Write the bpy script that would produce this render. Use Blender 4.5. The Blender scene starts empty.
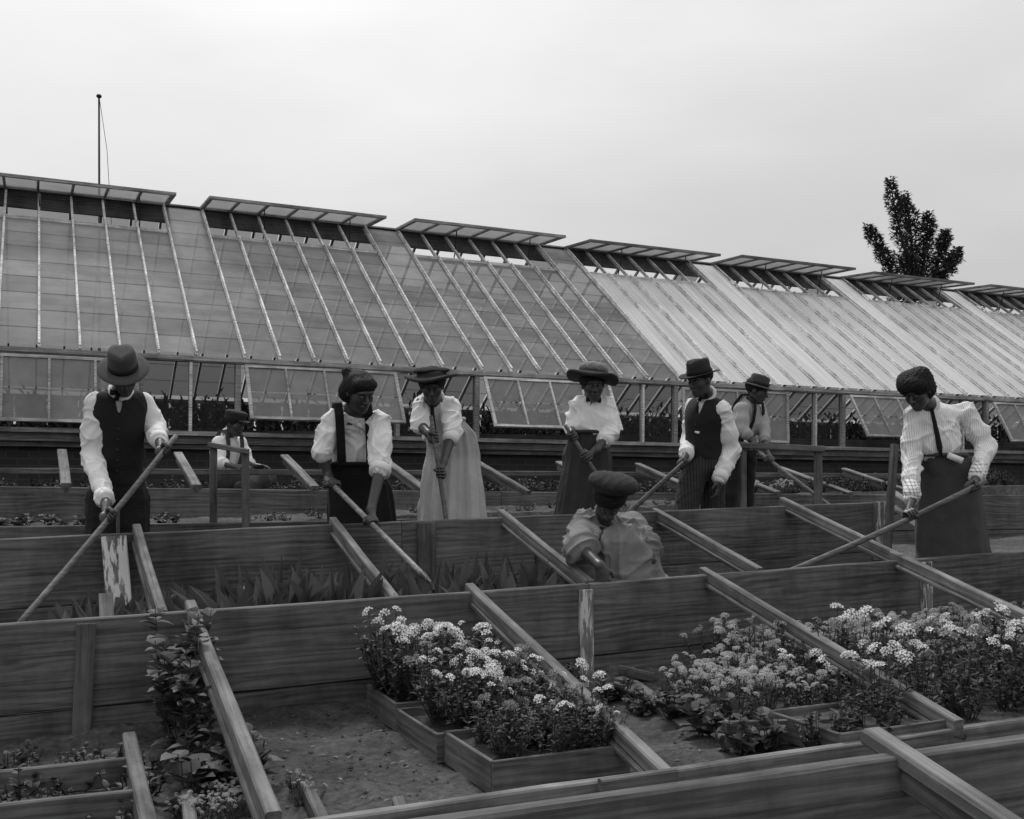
import bpy, bmesh, math, random
import numpy as np
from mathutils import Vector, Matrix, noise
random.seed(7)
RNG = np.random.default_rng(5)
S = bpy.context.scene
COL = S.collection

# ------------------------------------------------------------------ camera
F = 1057.0
PSI = math.radians(24.5)
CP, SP = math.cos(PSI), math.sin(PSI)
CAMZ = 1.10
HV = 470.0
cam = bpy.data.cameras.new('camera')
cam.sensor_width = 36.0
cam.lens = F / 1024.0 * 36.0
cam.shift_y = (HV - 409.5) / 1024.0
cam.clip_start = 0.05
cam.clip_end = 3000
camo = bpy.data.objects.new('camera', cam)
COL.objects.link(camo)
camo.location = (0, 0, CAMZ)
camo.rotation_euler = (math.radians(90), 0, -PSI)
S.camera = camo

# ------------------------------------------------------------------ sky and sun
SUN_EL = math.radians(57)
sun_dir = Vector((0.03, 0.545, 0.838)).normalized()      # towards the sun
SUN_AZ = math.atan2(sun_dir.x, sun_dir.y)
w = bpy.data.worlds.new('World')
S.world = w
w.use_nodes = True
nt = w.node_tree
nt.nodes.clear()
out = nt.nodes.new('ShaderNodeOutputWorld')
bg = nt.nodes.new('ShaderNodeBackground')
sky = nt.nodes.new('ShaderNodeTexSky')
sky.sky_type = 'NISHITA'
sky.sun_disc = False
sky.sun_elevation = SUN_EL
sky.sun_rotation = SUN_AZ
sky.air_density = 1.0
sky.dust_density = 3.0
bw = nt.nodes.new('ShaderNodeRGBToBW')
tc = nt.nodes.new('ShaderNodeTexCoord')
sx = nt.nodes.new('ShaderNodeSeparateXYZ')
rp = nt.nodes.new('ShaderNodeValToRGB')
rp.color_ramp.elements[0].position = 0.0
rp.color_ramp.elements[0].color = (0.215, 0.215, 0.215, 1)
rp.color_ramp.elements[1].position = 0.42
rp.color_ramp.elements[1].color = (0.56, 0.56, 0.56, 1)
nz = nt.nodes.new('ShaderNodeTexNoise')
nz.inputs['Scale'].default_value = 2.2
nz.inputs['Detail'].default_value = 5
mz = nt.nodes.new('ShaderNodeMapRange')
mz.inputs['From Min'].default_value = 0.3
mz.inputs['From Max'].default_value = 0.7
mz.inputs['To Min'].default_value = 0.88
mz.inputs['To Max'].default_value = 1.12
mp = nt.nodes.new('ShaderNodeMapping')
mp.inputs['Scale'].default_value = (1, 1, 3)
mulA = nt.nodes.new('ShaderNodeMath'); mulA.operation = 'MULTIPLY'; mulA.inputs[1].default_value = 1.0
mulB = nt.nodes.new('ShaderNodeMath'); mulB.operation = 'MULTIPLY'; mulB.inputs[1].default_value = 10.5
mulC = nt.nodes.new('ShaderNodeMath'); mulC.operation = 'MULTIPLY'
addm = nt.nodes.new('ShaderNodeMath'); addm.operation = 'ADD'
L = nt.links.new
L(sky.outputs[0], bw.inputs[0]); L(bw.outputs[0], mulA.inputs[0])
mulA.inputs[1].default_value = 0.25
L(tc.outputs['Generated'], sx.inputs[0]); L(sx.outputs['Z'], rp.inputs[0])
L(tc.outputs['Generated'], mp.inputs[0]); L(mp.outputs[0], nz.inputs['Vector']); L(nz.outputs[0], mz.inputs['Value'])
L(rp.outputs[0], mulC.inputs[0]); L(mz.outputs[0], mulC.inputs[1])
L(mulC.outputs[0], mulB.inputs[0])
L(mulA.outputs[0], addm.inputs[0]); L(mulB.outputs[0], addm.inputs[1])
L(addm.outputs[0], bg.inputs['Color'])
bg.inputs['Strength'].default_value = 0.1
L(bg.outputs[0], out.inputs[0])

sl = bpy.data.lights.new('sun', 'SUN')
sl.energy = 1.5
sl.angle = math.radians(10)
sl.color = (1, 1, 1)
so = bpy.data.objects.new('sun', sl)
COL.objects.link(so)
so.rotation_euler = sun_dir.to_track_quat('Z', 'Y').to_euler()
S.view_settings.view_transform = 'Standard'
S.view_settings.look = 'None'
S.view_settings.gamma = 1
S.view_settings.exposure = 0.36

# ------------------------------------------------------------------ helpers
def PC(u, v, Z):
    X = (u - 512) / F * Z
    return Vector((X * CP + Z * SP, -X * SP + Z * CP, CAMZ + (HV - v) / F * Z))
def PY(u, v, Y):
    a = (u - 512) / F
    return PC(u, v, Y / (CP - SP * a))
def PZ(u, v, z):
    return PC(u, v, (CAMZ - z) * F / (v - HV))
def XU(u, Y):
    return PY(u, HV, Y).x
def CV(r, a, up):
    return Vector((r * CP + a * SP, -r * SP + a * CP, up))
def tag(o, label=None, cat=None, group=None, kind=None):
    if label: o['label'] = label
    if cat: o['category'] = cat
    if group: o['group'] = group
    if kind: o['kind'] = kind
    return o
def empty(name, loc, label, cat, group=None):
    o = bpy.data.objects.new(name, None)
    COL.objects.link(o)
    o.location = loc
    o.empty_display_size = 0.1
    return tag(o, label, cat, group)
def link(o, parent=None, local=False):
    COL.objects.link(o)
    if parent:
        o.parent = parent
        if not local:
            q = parent
            while q:
                o.location = o.location - q.location
                q = q.parent
    return o
def mesh(name, verts, faces, mat, parent=None, smooth=False, local=False, loc=None, mats=None, mi=None):
    me = bpy.data.meshes.new(name)
    if loc is not None:
        verts = [tuple(Vector(v) - loc) for v in verts]
    me.from_pydata([tuple(v) for v in verts], [], faces)
    for m in (mats or [mat]): me.materials.append(m)
    if mi: me.polygons.foreach_set('material_index', mi)
    if smooth: me.polygons.foreach_set('use_smooth', [True] * len(me.polygons))
    me.update()
    o = bpy.data.objects.new(name, me)
    if loc is not None: o.location = loc
    return link(o, parent, local)

class MB:
    def __init__(s): s.v = []; s.f = []; s.m = []
    def box(s, x0, x1, y0, y1, z0, z1, m=0):
        n = len(s.v)
        s.v += [(x0,y0,z0),(x1,y0,z0),(x1,y1,z0),(x0,y1,z0),(x0,y0,z1),(x1,y0,z1),(x1,y1,z1),(x0,y1,z1)]
        for q in ((0,3,2,1),(4,5,6,7),(0,1,5,4),(1,2,6,5),(2,3,7,6),(3,0,4,7)):
            s.f.append(tuple(n+i for i in q)); s.m.append(m)
    def quad(s, a, b, c, d, m=0):
        n = len(s.v); s.v += [tuple(a),tuple(b),tuple(c),tuple(d)]; s.f.append((n,n+1,n+2,n+3)); s.m.append(m)
    def beam(s, p0, p1, wd, ht, up=Vector((0,0,1)), m=0):
        p0 = Vector(p0); p1 = Vector(p1)
        d = (p1-p0).normalized(); r = d.cross(up).normalized(); u = r.cross(d)
        n = len(s.v)
        for p in (p0, p1):
            for a, b in ((-1,-1),(1,-1),(1,1),(-1,1)):
                s.v.append(tuple(p + r*(a*wd/2) + u*(b*ht/2)))
        for q in ((0,1,2,3),(7,6,5,4),(0,4,5,1),(1,5,6,2),(2,6,7,3),(3,7,4,0)):
            s.f.append(tuple(n+i for i in q)); s.m.append(m)
    def tube(s, pts, rad, seg=8, m=0, cap=True):
        pts = [Vector(p) for p in pts]
        if not hasattr(rad, '__len__'): rad = [rad]*len(pts)
        n0 = len(s.v)
        d0 = (pts[1]-pts[0]).normalized()
        ref = Vector((0,0,1)) if abs(d0.z) < .9 else Vector((1,0,0))
        for i, p in enumerate(pts):
            d = (pts[min(i+1,len(pts)-1)] - pts[max(i-1,0)]).normalized()
            r = d.cross(ref).normalized(); u = r.cross(d)
            for k in range(seg):
                a = 2*math.pi*k/seg
                s.v.append(tuple(p + r*(math.cos(a)*rad[i]) + u*(math.sin(a)*rad[i])))
        for i in range(len(pts)-1):
            for k in range(seg):
                a = n0+i*seg+k; b = n0+i*seg+(k+1)%seg
                s.f.append((a,b,b+seg,a+seg)); s.m.append(m)
        if cap:
            s.f.append(tuple(n0+k for k in range(seg))[::-1]); s.m.append(m)
            e = n0+(len(pts)-1)*seg
            s.f.append(tuple(e+k for k in range(seg))); s.m.append(m)
    def build(s, name, mat, parent=None, smooth=False, local=False, loc=None, mats=None):
        return mesh(name, s.v, s.f, mat, parent, smooth, local, loc, mats, s.m if mats else None)

# ------------------------------------------------------------------ materials (all neutral grey: a black and white world)
def g(x): return (x, x, x, 1)
def newmat(name):
    m = bpy.data.materials.new(name); m.use_nodes = True
    m.node_tree.nodes.clear()
    n = m.node_tree.nodes
    o = n.new('ShaderNodeOutputMaterial'); b = n.new('ShaderNodeBsdfPrincipled')
    m.node_tree.links.new(b.outputs[0], o.inputs[0])
    return m, n, m.node_tree.links.new, b, o
def ramp(n, a, ca, b, cb):
    r = n.new('ShaderNodeValToRGB')
    r.color_ramp.elements[0].position = a; r.color_ramp.elements[0].color = g(ca)
    r.color_ramp.elements[1].position = b; r.color_ramp.elements[1].color = g(cb)
    return r
def tex(n, l, scale=1.0, detail=4, vec=None, sc=(1,1,1), rnd=True, coord='Object', rough=.55):
    t = n.new('ShaderNodeTexCoord'); mpn = n.new('ShaderNodeMapping')
    mpn.inputs['Scale'].default_value = sc
    src = t.outputs[coord]
    if rnd:
        oi = n.new('ShaderNodeObjectInfo'); ml = n.new('ShaderNodeMath'); ml.operation = 'MULTIPLY'; ml.inputs[1].default_value = 37.0
        l(oi.outputs['Random'], ml.inputs[0])
        va = n.new('ShaderNodeVectorMath'); va.operation = 'ADD'
        l(src, va.inputs[0]); l(ml.outputs[0], va.inputs[1]); src = va.outputs[0]
    l(src, mpn.inputs[0])
    k = n.new('ShaderNodeTexNoise'); k.inputs['Scale'].default_value = scale; k.inputs['Detail'].default_value = detail
    k.inputs['Roughness'].default_value = rough
    l(mpn.outputs[0], k.inputs['Vector'])
    return k, mpn
def mixc(n, l, fac, a, b, mode='MIX'):
    m = n.new('ShaderNodeMix'); m.data_type = 'RGBA'; m.blend_type = mode
    if hasattr(fac, 'links'): l(fac, m.inputs[0])
    else: m.inputs[0].default_value = fac
    for i, c in ((6, a), (7, b)):
        if hasattr(c, 'links'): l(c, m.inputs[i])
        else: m.inputs[i].default_value = c
    return m.outputs[2]
def wood(name, dark, light, peel=0.0, paint=.55, bump=.5, knots=True, rough=.85):
    m, n, l, b, o = newmat(name)
    gr, _ = tex(n, l, 1.0, 8, sc=(1.6, 50, 62), rough=.72)
    big, mpn = tex(n, l, 1.0, 4, sc=(.9, 3, 3.5))
    wv = n.new('ShaderNodeTexWave'); wv.wave_type = 'BANDS'; wv.bands_direction = 'Z'
    wv.inputs['Scale'].default_value = 4.5; wv.inputs['Distortion'].default_value = 14
    wv.inputs['Detail'].default_value = 4; wv.inputs['Detail Scale'].default_value = .9
    mp2 = n.new('ShaderNodeMapping'); mp2.inputs['Scale'].default_value = (.35, 1, 2.2)
    l(mpn.inputs[0].links[0].from_socket, mp2.inputs[0]); l(mp2.outputs[0], wv.inputs['Vector'])
    mx = n.new('ShaderNodeMath'); mx.operation = 'MULTIPLY_ADD'; mx.inputs[1].default_value = .13
    l(wv.outputs['Fac'], mx.inputs[0]); l(gr.outputs[0], mx.inputs[2])
    mx2 = n.new('ShaderNodeMath'); mx2.operation = 'MULTIPLY_ADD'; mx2.inputs[1].default_value = .35
    l(big.outputs[0], mx2.inputs[0]); l(mx.outputs[0], mx2.inputs[2])
    r = ramp(n, .52, dark*.75, .92, light*1.15); l(mx2.outputs[0], r.inputs[0])
    col = r.outputs[0]
    if knots:
        vo = n.new('ShaderNodeTexVoronoi'); vo.inputs['Scale'].default_value = 1
        mp3 = n.new('ShaderNodeMapping'); mp3.inputs['Scale'].default_value = (1.3, 3, 3.4)
        l(mpn.inputs[0].links[0].from_socket, mp3.inputs[0]); l(mp3.outputs[0], vo.inputs['Vector'])
        rk = ramp(n, .035, .45, .085, 1.0); l(vo.outputs['Distance'], rk.inputs[0])
        col = mixc(n, l, 1.0, col, rk.outputs[0], 'MULTIPLY')
    st_, _ = tex(n, l, 1.0, 5, sc=(3.2, 5, 1.6), rough=.65)
    rs_ = ramp(n, .32, .50, .62, 1.12); l(st_.outputs[0], rs_.inputs[0])
    col = mixc(n, l, 1.0, col, rs_.outputs[0], 'MULTIPLY')
    if peel:
        pn, _ = tex(n, l, 1.0, 6, sc=(5, 30, 34), rough=.65)
        rr = ramp(n, .62-peel*.35, 0, .66-peel*.35, 1); l(pn.outputs[0], rr.inputs[0])
        col = mixc(n, l, rr.outputs[0], col, g(paint))
    l(col, b.inputs['Base Color']); b.inputs['Roughness'].default_value = rough
    b.inputs['Specular IOR Level'].default_value = .25
    bp = n.new('ShaderNodeBump'); bp.inputs['Strength'].default_value = bump; bp.inputs['Distance'].default_value = .004
    l(mx.outputs[0], bp.inputs['Height']); l(bp.outputs[0], b.inputs['Normal'])
    return m
def cloth(name, c, var=.12, stripe=None, check=False, bump=.5, scale=9, sheen=0, coordZ=False, lace=False):
    m, n, l, b, o = newmat(name)
    k, mpn = tex(n, l, scale, 5, rnd=False)
    r = ramp(n, .3, c*(1-var), .7, c*(1+var*.5)); l(k.outputs[0], r.inputs[0]); col = r.outputs[0]
    if stripe:
        per, amt, dirn = stripe
        sxx = n.new('ShaderNodeTexWave'); sxx.wave_type = 'BANDS'; sxx.bands_direction = dirn
        sxx.inputs['Scale'].default_value = 1.0/per*.314; sxx.inputs['Distortion'].default_value = .6
        sxx.inputs['Detail Scale'].default_value = 5
        t = n.new('ShaderNodeTexCoord'); mq = n.new('ShaderNodeMapping'); mq.inputs['Rotation'].default_value = (0, 0, PSI)
        l(t.outputs['Object'], mq.inputs[0]); l(mq.outputs[0], sxx.inputs['Vector'])
        r2 = ramp(n, .62, 1, .85, 1-amt); l(sxx.outputs['Fac'], r2.inputs[0])
        col = mixc(n, l, 1.0, col, r2.outputs[0], 'MULTIPLY')
        if check:
            w2 = n.new('ShaderNodeTexWave'); w2.bands_direction = 'Z'; w2.inputs['Scale'].default_value = 1.0/per*.314
            l(mq.outputs[0], w2.inputs['Vector']); r3 = ramp(n, .62, 1, .85, 1-amt); l(w2.outputs['Fac'], r3.inputs[0])
            col = mixc(n, l, 1.0, col, r3.outputs[0], 'MULTIPLY')
    if lace:
        t = n.new('ShaderNodeTexCoord'); vo = n.new('ShaderNodeTexVoronoi'); vo.inputs['Scale'].default_value = 26; vo.feature = 'DISTANCE_TO_EDGE'
        l(t.outputs['Object'], vo.inputs['Vector']); r5 = ramp(n, .0, .62, .16, 1.0); l(vo.outputs['Distance'], r5.inputs[0])
        k5, _ = tex(n, l, 5, 2, rnd=False); r6 = ramp(n, .5, 0, .58, 1); l(k5.outputs[0], r6.inputs[0])
        dk = mixc(n, l, 1.0, col, r5.outputs[0], 'MULTIPLY'); col = mixc(n, l, r6.outputs[0], col, dk)
    l(col, b.inputs['Base Color']); b.inputs['Roughness'].default_value = .9
    b.inputs['Specular IOR Level'].default_value = .15
    b.inputs['Sheen Weight'].default_value = sheen
    k2, _ = tex(n, l, 22, 6, rnd=False, rough=.55)
    bp = n.new('ShaderNodeBump'); bp.inputs['Strength'].default_value = bump; bp.inputs['Distance'].default_value = .012
    l(k2.outputs[0], bp.inputs['Height']); l(bp.outputs[0], b.inputs['Normal'])
    return m
def plain(name, c, rough=.8, var=.25, scale=9, spec=.25, metal=0, bump=.2, bd=.003, sc=(1,1,1), rnd=True):
    m, n, l, b, o = newmat(name)
    k, _ = tex(n, l, scale, 5, sc=sc, rnd=rnd)
    r = ramp(n, .3, c*(1-var), .7, min(c*(1+var), 1)); l(k.outputs[0], r.inputs[0])
    l(r.outputs[0], b.inputs['Base Color']); b.inputs['Roughness'].default_value = rough
    b.inputs['Specular IOR Level'].default_value = spec; b.inputs['Metallic'].default_value = metal
    bp = n.new('ShaderNodeBump'); bp.inputs['Strength'].default_value = bump; bp.inputs['Distance'].default_value = bd
    l(k.outputs[0], bp.inputs['Height']); l(bp.outputs[0], b.inputs['Normal'])
    return m
def leafm(name, c, var=.35, trans=.25):
    m, n, l, b, o = newmat(name)
    geo = n.new('ShaderNodeNewGeometry')
    r = ramp(n, 0, c*(1-var), 1, c*(1+var)); l(geo.outputs['Random Per Island'], r.inputs[0])
    l(r.outputs[0], b.inputs['Base Color']); b.inputs['Roughness'].default_value = .55
    b.inputs['Specular IOR Level'].default_value = .35
    tr = n.new('ShaderNodeBsdfTranslucent'); l(r.outputs[0], tr.inputs[0])
    ms = n.new('ShaderNodeMixShader'); ms.inputs[0].default_value = trans
    l(b.outputs[0], ms.inputs[1]); l(tr.outputs[0], ms.inputs[2]); l(ms.outputs[0], o.inputs[0])
    return m
def glassm(name, dust, thru, gloss, streak=(3, 3, 3), lo=.8, hi=1.2):
    """dusty single glazing: part see-through, part dull film of dust, part reflection"""
    m, n, l, b, o = newmat(name)
    n.remove(b)
    geo = n.new('ShaderNodeNewGeometry')
    tr = n.new('ShaderNodeBsdfTransparent'); tr.inputs[0].default_value = g(.93)
    df = n.new('ShaderNodeBsdfDiffuse'); tl = n.new('ShaderNodeBsdfTranslucent')
    r0 = ramp(n, 0, dust*lo, 1, dust*hi); l(geo.outputs['Random Per Island'], r0.inputs[0])
    k, _ = tex(n, l, 1.0, 5, sc=streak, rnd=False)
    r1 = ramp(n, .3, .75, .7, 1.15); l(k.outputs[0], r1.inputs[0])
    c = mixc(n, l, 1.0, r0.outputs[0], r1.outputs[0], 'MULTIPLY')
    l(c, df.inputs[0]); l(c, tl.inputs[0])
    dd = n.new('ShaderNodeMixShader'); dd.inputs[0].default_value = .4
    l(df.outputs[0], dd.inputs[1]); l(tl.outputs[0], dd.inputs[2])
    gl = n.new('ShaderNodeBsdfGlossy'); gl.inputs['Roughness'].default_value = .4; gl.inputs['Color'].default_value = g(.9)
    m1 = n.new('ShaderNodeMixShader'); m1.inputs[0].default_value = thru
    l(dd.outputs[0], m1.inputs[1]); l(tr.outputs[0], m1.inputs[2])
    lw = n.new('ShaderNodeLayerWeight'); lw.inputs['Blend'].default_value = .25
    mm = n.new('ShaderNodeMath'); mm.operation = 'MULTIPLY'; mm.inputs[1].default_value = gloss; l(lw.outputs['Fresnel'], mm.inputs[0])
    m2 = n.new('ShaderNodeMixShader'); l(mm.outputs[0], m2.inputs[0])
    l(m1.outputs[0], m2.inputs[1]); l(gl.outputs[0], m2.inputs[2]); l(m2.outputs[0], o.inputs[0])
    return m

M = {}
M['frame_wood'] = wood('weathered_board', .058, .15)
M['bar_wood'] = wood('weathered_bar', .07, .16, knots=False)
M['grey_wood'] = wood('grey_bar', .10, .21, knots=False)
M['peel'] = wood('peeling_board', .12, .24, peel=.42, paint=.6)
M['peel_light'] = wood('peeling_paint_post', .12, .26, peel=.28, paint=.55)
M['flat_wood'] = wood('flat_board', .07, .16, bump=.3)
M['white_bar'] = wood('painted_bar', .42, .78, knots=False, bump=.2)
M['old_paint'] = wood('old_painted_board', .20, .42, knots=False, bump=.3)
M['handle_wood'] = wood('tool_handle', .07, .14, knots=False, bump=.15, rough=.6)
M['handle_light'] = wood('pale_tool_handle', .13, .24, knots=False, bump=.15, rough=.55)
M['iron'] = plain('old_iron', .05, .55, metal=.6)
M['ferrule'] = plain('ferrule', .4, .4, metal=.5)
M['skin'] = plain('skin', .048, .42, var=.18, scale=14, spec=.4, bump=.1, rnd=False)
M['hair'] = plain('hair', .011, .7, var=.4, scale=90, spec=.25, bump=.9, bd=.01, rnd=False)
M['eye'] = plain('eye', .07, .3, var=.05, rnd=False)
M['white_shirt'] = cloth('white_shirt', .76)
M['blouse'] = cloth('white_blouse', .80)
M['lace_blouse'] = cloth('embroidered_blouse', .80, lace=True)
M['stripe_shirt'] = cloth('striped_shirt', .80, stripe=(.011, .24, 'X'))
M['check_cuff'] = cloth('checked_cuff', .78, stripe=(.022, .45, 'X'), check=True)
M['gather_blouse'] = cloth('finely_striped_blouse', .82, stripe=(.013, .28, 'X'))
M['grey_shirt'] = cloth('grey_shirt', .36, stripe=(.012, .15, 'X'))
M['dress'] = cloth('grey_dress', .20)
M['light_skirt'] = cloth('pale_skirt', .44)
M['dark_vest'] = cloth('dark_vest', .020, sheen=.05)
M['black_cloth'] = cloth('black_cloth', .013, sheen=.05)
M['dark_trousers'] = cloth('striped_trousers', .045, stripe=(.022, .45, 'X'), sheen=.05)
M['black_trousers'] = cloth('black_trousers', .018, sheen=.05)
M['grey_skirt'] = cloth('dark_grey_skirt', .062, sheen=.05)
M['skirt_dark'] = cloth('charcoal_skirt', .045, sheen=.05)
M['overall'] = cloth('overall', .06, sheen=.05)
M['hat_dark'] = cloth('felt_dark', .030, scale=30, bump=.15, sheen=.05)
M['hat_grey'] = cloth('felt_grey', .06, scale=30, bump=.15, sheen=.1)
M['band'] = cloth('hat_band', .018, bump=.05, sheen=.02)
M['straw'] = cloth('straw', .11, scale=60, bump=.5)
M['straw_light'] = cloth('pale_straw', .20, scale=60, bump=.5)
M['leather'] = plain('leather', .03, .5)
M['leaf'] = leafm('leaf', .062)
M['leaf_dark'] = leafm('dark_leaf', .034)
M['canna'] = leafm('broad_leaf', .10, .6, .3)
M['tree_leaf'] = leafm('tree_leaf', .075, .4)
M['stem'] = plain('stem', .06)
M['petal'] = leafm('petal', .80, .15, .3)
M['petal_grey'] = leafm('petal_grey', .24, .35, .3)
M['petal_eye'] = plain('petal_eye', .05)
M['bark'] = plain('bark', .09, scale=6, sc=(1,1,.2), bump=.6, bd=.02)
M['brick'] = None
def soilm():
    m, n, l, b, o = newmat('soil')
    k, _ = tex(n, l, 1.6, 6, rnd=False)
    k2, _ = tex(n, l, 26, 8, rnd=False, rough=.7)
    r = ramp(n, .35, .065, .65, .125); l(k.outputs[0], r.inputs[0])
    r2 = ramp(n, .32, .45, .66, 1.25); l(k2.outputs[0], r2.inputs[0])
    c = mixc(n, l, 1.0, r.outputs[0], r2.outputs[0], 'MULTIPLY')
    l(c, b.inputs['Base Color']); b.inputs['Roughness'].default_value = .95; b.inputs['Specular IOR Level'].default_value = .1
    bp = n.new('ShaderNodeBump'); bp.inputs['Strength'].default_value = .9; bp.inputs['Distance'].default_value = .02
    l(k2.outputs[0], bp.inputs['Height']); l(bp.outputs[0], b.inputs['Normal'])
    return m
M['soil'] = soilm()
def brickm():
    m, n, l, b, o = newmat('dark_brick')
    t = n.new('ShaderNodeTexCoord'); mq = n.new('ShaderNodeMapping'); mq.inputs['Rotation'].default_value = (math.radians(90), 0, 0)
    l(t.outputs['Object'], mq.inputs[0])
    br = n.new('ShaderNodeTexBrick'); br.inputs['Scale'].default_value = 1.0
    br.inputs['Color1'].default_value = g(.022); br.inputs['Color2'].default_value = g(.035); br.inputs['Mortar'].default_value = g(.045)
    br.inputs['Brick Width'].default_value = .22; br.inputs['Row Height'].default_value = .075; br.inputs['Mortar Size'].default_value = .008
    l(mq.outputs[0], br.inputs['Vector']); l(br.outputs[0], b.inputs['Base Color']); b.inputs['Roughness'].default_value = .95
    return m
M['brick'] = brickm()
M['glass'] = glassm('dusty_glass', .33, .17, .10)
M['glass_wall'] = glassm('wall_glass', .05, .48, .10)
M['glass_rear'] = glassm('rear_glass', .08, .30, 0.0)
M['glass_vent'] = glassm('vent_glass', .50, .35, .5)
M['glass_white'] = glassm('limewashed_glass', .93, .04, .25, streak=(26, .55, .55), lo=.86, hi=1.1)

# ------------------------------------------------------------------ ground
def sm(a, b, x):
    t = max(0.0, min(1.0, (x-a)/(b-a))); return t*t*(3-2*t)
def ground_h(x, y):
    h = 0.20 * sm(4.78, 4.84, y)                    # bed soil behind the first board
    h += 0.05 * sm(5.98, 6.1, y)                    # walk where the people stand
    xe = sm(5.3, 5.0, x)
    h += 0.50 * sm(7.02, 7.08, y) * xe               # raised bed
    h += 0.50 * sm(8.0, 8.05, y) * (1-xe)
    h += 0.03 * sm(9, 12, y)
    n1 = noise.noise(Vector((x*.9, y*.9, 0)))*.018 + noise.noise(Vector((x*3.3, y*3.3, 3)))*.012
    near = 1.5 if y < 14 else 0.3
    if y > 2: n1 += noise.noise(Vector((x*11, y*11, 5)))*.010
    if 4.0 < y < 4.78: n1 += .028*math.exp(-(4.78-y)/.12)*(1+noise.noise(Vector((x*2, 0, 0))))
    if 2.9 < y < 4.7: n1 += .016*noise.noise(Vector((x*5.5, y*4.5, 8)))
    return h + n1*near + (0.02*(x-1) if y < 8.5 else .0)
def axis(a, b, s, lo, hi):
    r = list(np.arange(a, b, s)); st = s; q = b
    while q < hi: r.append(q); st *= 1.35; q += st
    st = s; q = a
    pre = []
    while q > lo: st *= 1.35; q -= st; pre.append(q)
    return pre[::-1] + r
xs = axis(-1.0, 7, .035, -1500, 1500)
ys = sorted(set([round(v, 4) for v in axis(2.9, 5.4, .035, -1500, 5.5)] + [round(v, 4) for v in axis(5.5, 12.6, .08, 5.45, 2500)] + [4.78, 4.84, 5.98, 7.02, 7.08, 8.0, 8.05]))
V = []; Fc = []
for yy in ys:
    for xx in xs:
        V.append((xx, yy, ground_h(xx, yy)))
nx = len(xs)
for j in range(len(ys)-1):
    for i in range(nx-1):
        a = j*nx+i; Fc.append((a, a+1, a+nx+1, a+nx))
tag(mesh('ground', V, Fc, M['soil'], smooth=True), 'bare sandy soil of the frame yard', None, None, 'structure')

# ------------------------------------------------------------------ boards
def board(name, p0, p1, th, ht, mat, parent=None, wob=.003, seg=None, roll=0, upv=None, local=False, seed=0, taper=None):
    """p0-p1: centre line of the TOP edge; th thickness (sideways), ht height (down)"""
    p0 = Vector(p0); p1 = Vector(p1)
    Lg = (p1-p0).length
    d = (p1-p0).normalized(); up = upv or (Vector((0,0,1)) if abs(d.z) < .85 else Vector((0,1,0)))
    r = up.cross(d).normalized(); u = d.cross(r)
    R = Matrix((d, r, u)).transposed()
    if roll: R = R @ Matrix.Rotation(roll, 3, 'X')
    n = seg or max(2, int(Lg/.18))
    c = min(.006, th*.2)
    ring = [(-th/2+c,0),(th/2-c,0),(th/2,-c),(th/2,-ht+c),(th/2-c,-ht),(-th/2+c,-ht),(-th/2,-ht+c),(-th/2,-c)]
    V = []; Fq = []
    sd = random.random()*100
    for i in range(n+1):
        x = Lg*i/n
        dy = noise.noise(Vector((x*1.3, sd, 0)))*wob*2
        dz = noise.noise(Vector((x*2.1, sd, 9)))*wob
        for k, (a, b_) in enumerate(ring):
            V.append((x, a+dy+noise.noise(Vector((x*6, k*3.1, sd)))*wob*.3, b_+dz+noise.noise(Vector((x*7, k*5.1, sd+3)))*wob*.5))
    for i in range(n):
        for k in range(8):
            a = i*8+k; b_ = i*8+(k+1)%8
            Fq.append((a, a+8, b_+8, b_))
    Fq.append(tuple(range(8))); Fq.append(tuple(n*8+k for k in range(8))[::-1])
    me = bpy.data.meshes.new(name); me.from_pydata(V, [], Fq); me.materials.append(mat); me.update()
    o = bpy.data.objects.new(name, me)
    o.location = p0; o.rotation_euler = R.to_euler()
    return link(o, parent, local)
M['sash_paint'] = wood('sash_paint', .26, .50, knots=False, bump=.2)
# ------------------------------------------------------------------ greenhouse
GY, GE, GR = 12.5, 2.33, 4.88           # front wall line, eave height, ridge height
RY = GY + 3.585                         # ridge line
O = Vector((5.7, GY, 0.72))
gh = empty('greenhouse', O, 'long glass greenhouse with open ridge vents behind the gardeners, half of its roof limewashed white', 'greenhouse')
gh.rotation_euler = (0, .0094, 0)
def GM(mb, name, mat, mats=None, smooth=False, parent=None):
    v = [tuple(Vector(p) - O) for p in mb.v]
    return mesh(name, v, mb.f, mat, parent or gh, smooth, True, None, mats, mb.m if mats else None)
X0, X1 = 2.25-3*3, 2.25+3*7             # nine-odd bays of 3 m
SL = (GR-GE)/(RY-GY)
def RS(s, off=0.0):                      # point (y,z) on the front roof slope, off = lift along the normal
    nn = math.sqrt(1+SL*SL)
    return GY+s-SL*off/nn, GE+SL*s+off/nn
b = MB(); b.box(X0, X1, GY+.08, GY+.26, .3, 1.34); GM(b, 'foundation_wall', M['brick'])
b = MB(); b.box(X0, X1, GY-.16, GY+.14, 1.452, 1.50); GM(b, 'window_sill', M['old_paint'])
b = MB(); b.box(X0, X1, GY-.07, GY+.12, 1.36, 1.448); GM(b, 'sill_beam', M['grey_wood'])
b = MB(); b.box(X0, X1, GY-.02, GY+.10, 1.30, 1.356); GM(b, 'lower_batten', M['frame_wood'])
b = MB(); b.box(X0, X1, GY-.05, GY+.06, GE-.035, GE+.012); b.box(X0, X1, GY-.075, GY-.053, GE-.02, GE+.03)
GM(b, 'eave_plate', M['old_paint'])
b = MB(); b.box(X0, X1, RY-.03, RY+.03, GR-.22, GR+.02); GM(b, 'ridge_board', M['grey_wood'])
b = MB(); b.box(X0, X1, RY-.09, RY+.09, GR+.023, GR+.045); GM(b, 'ridge_cap', M['old_paint'])
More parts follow.
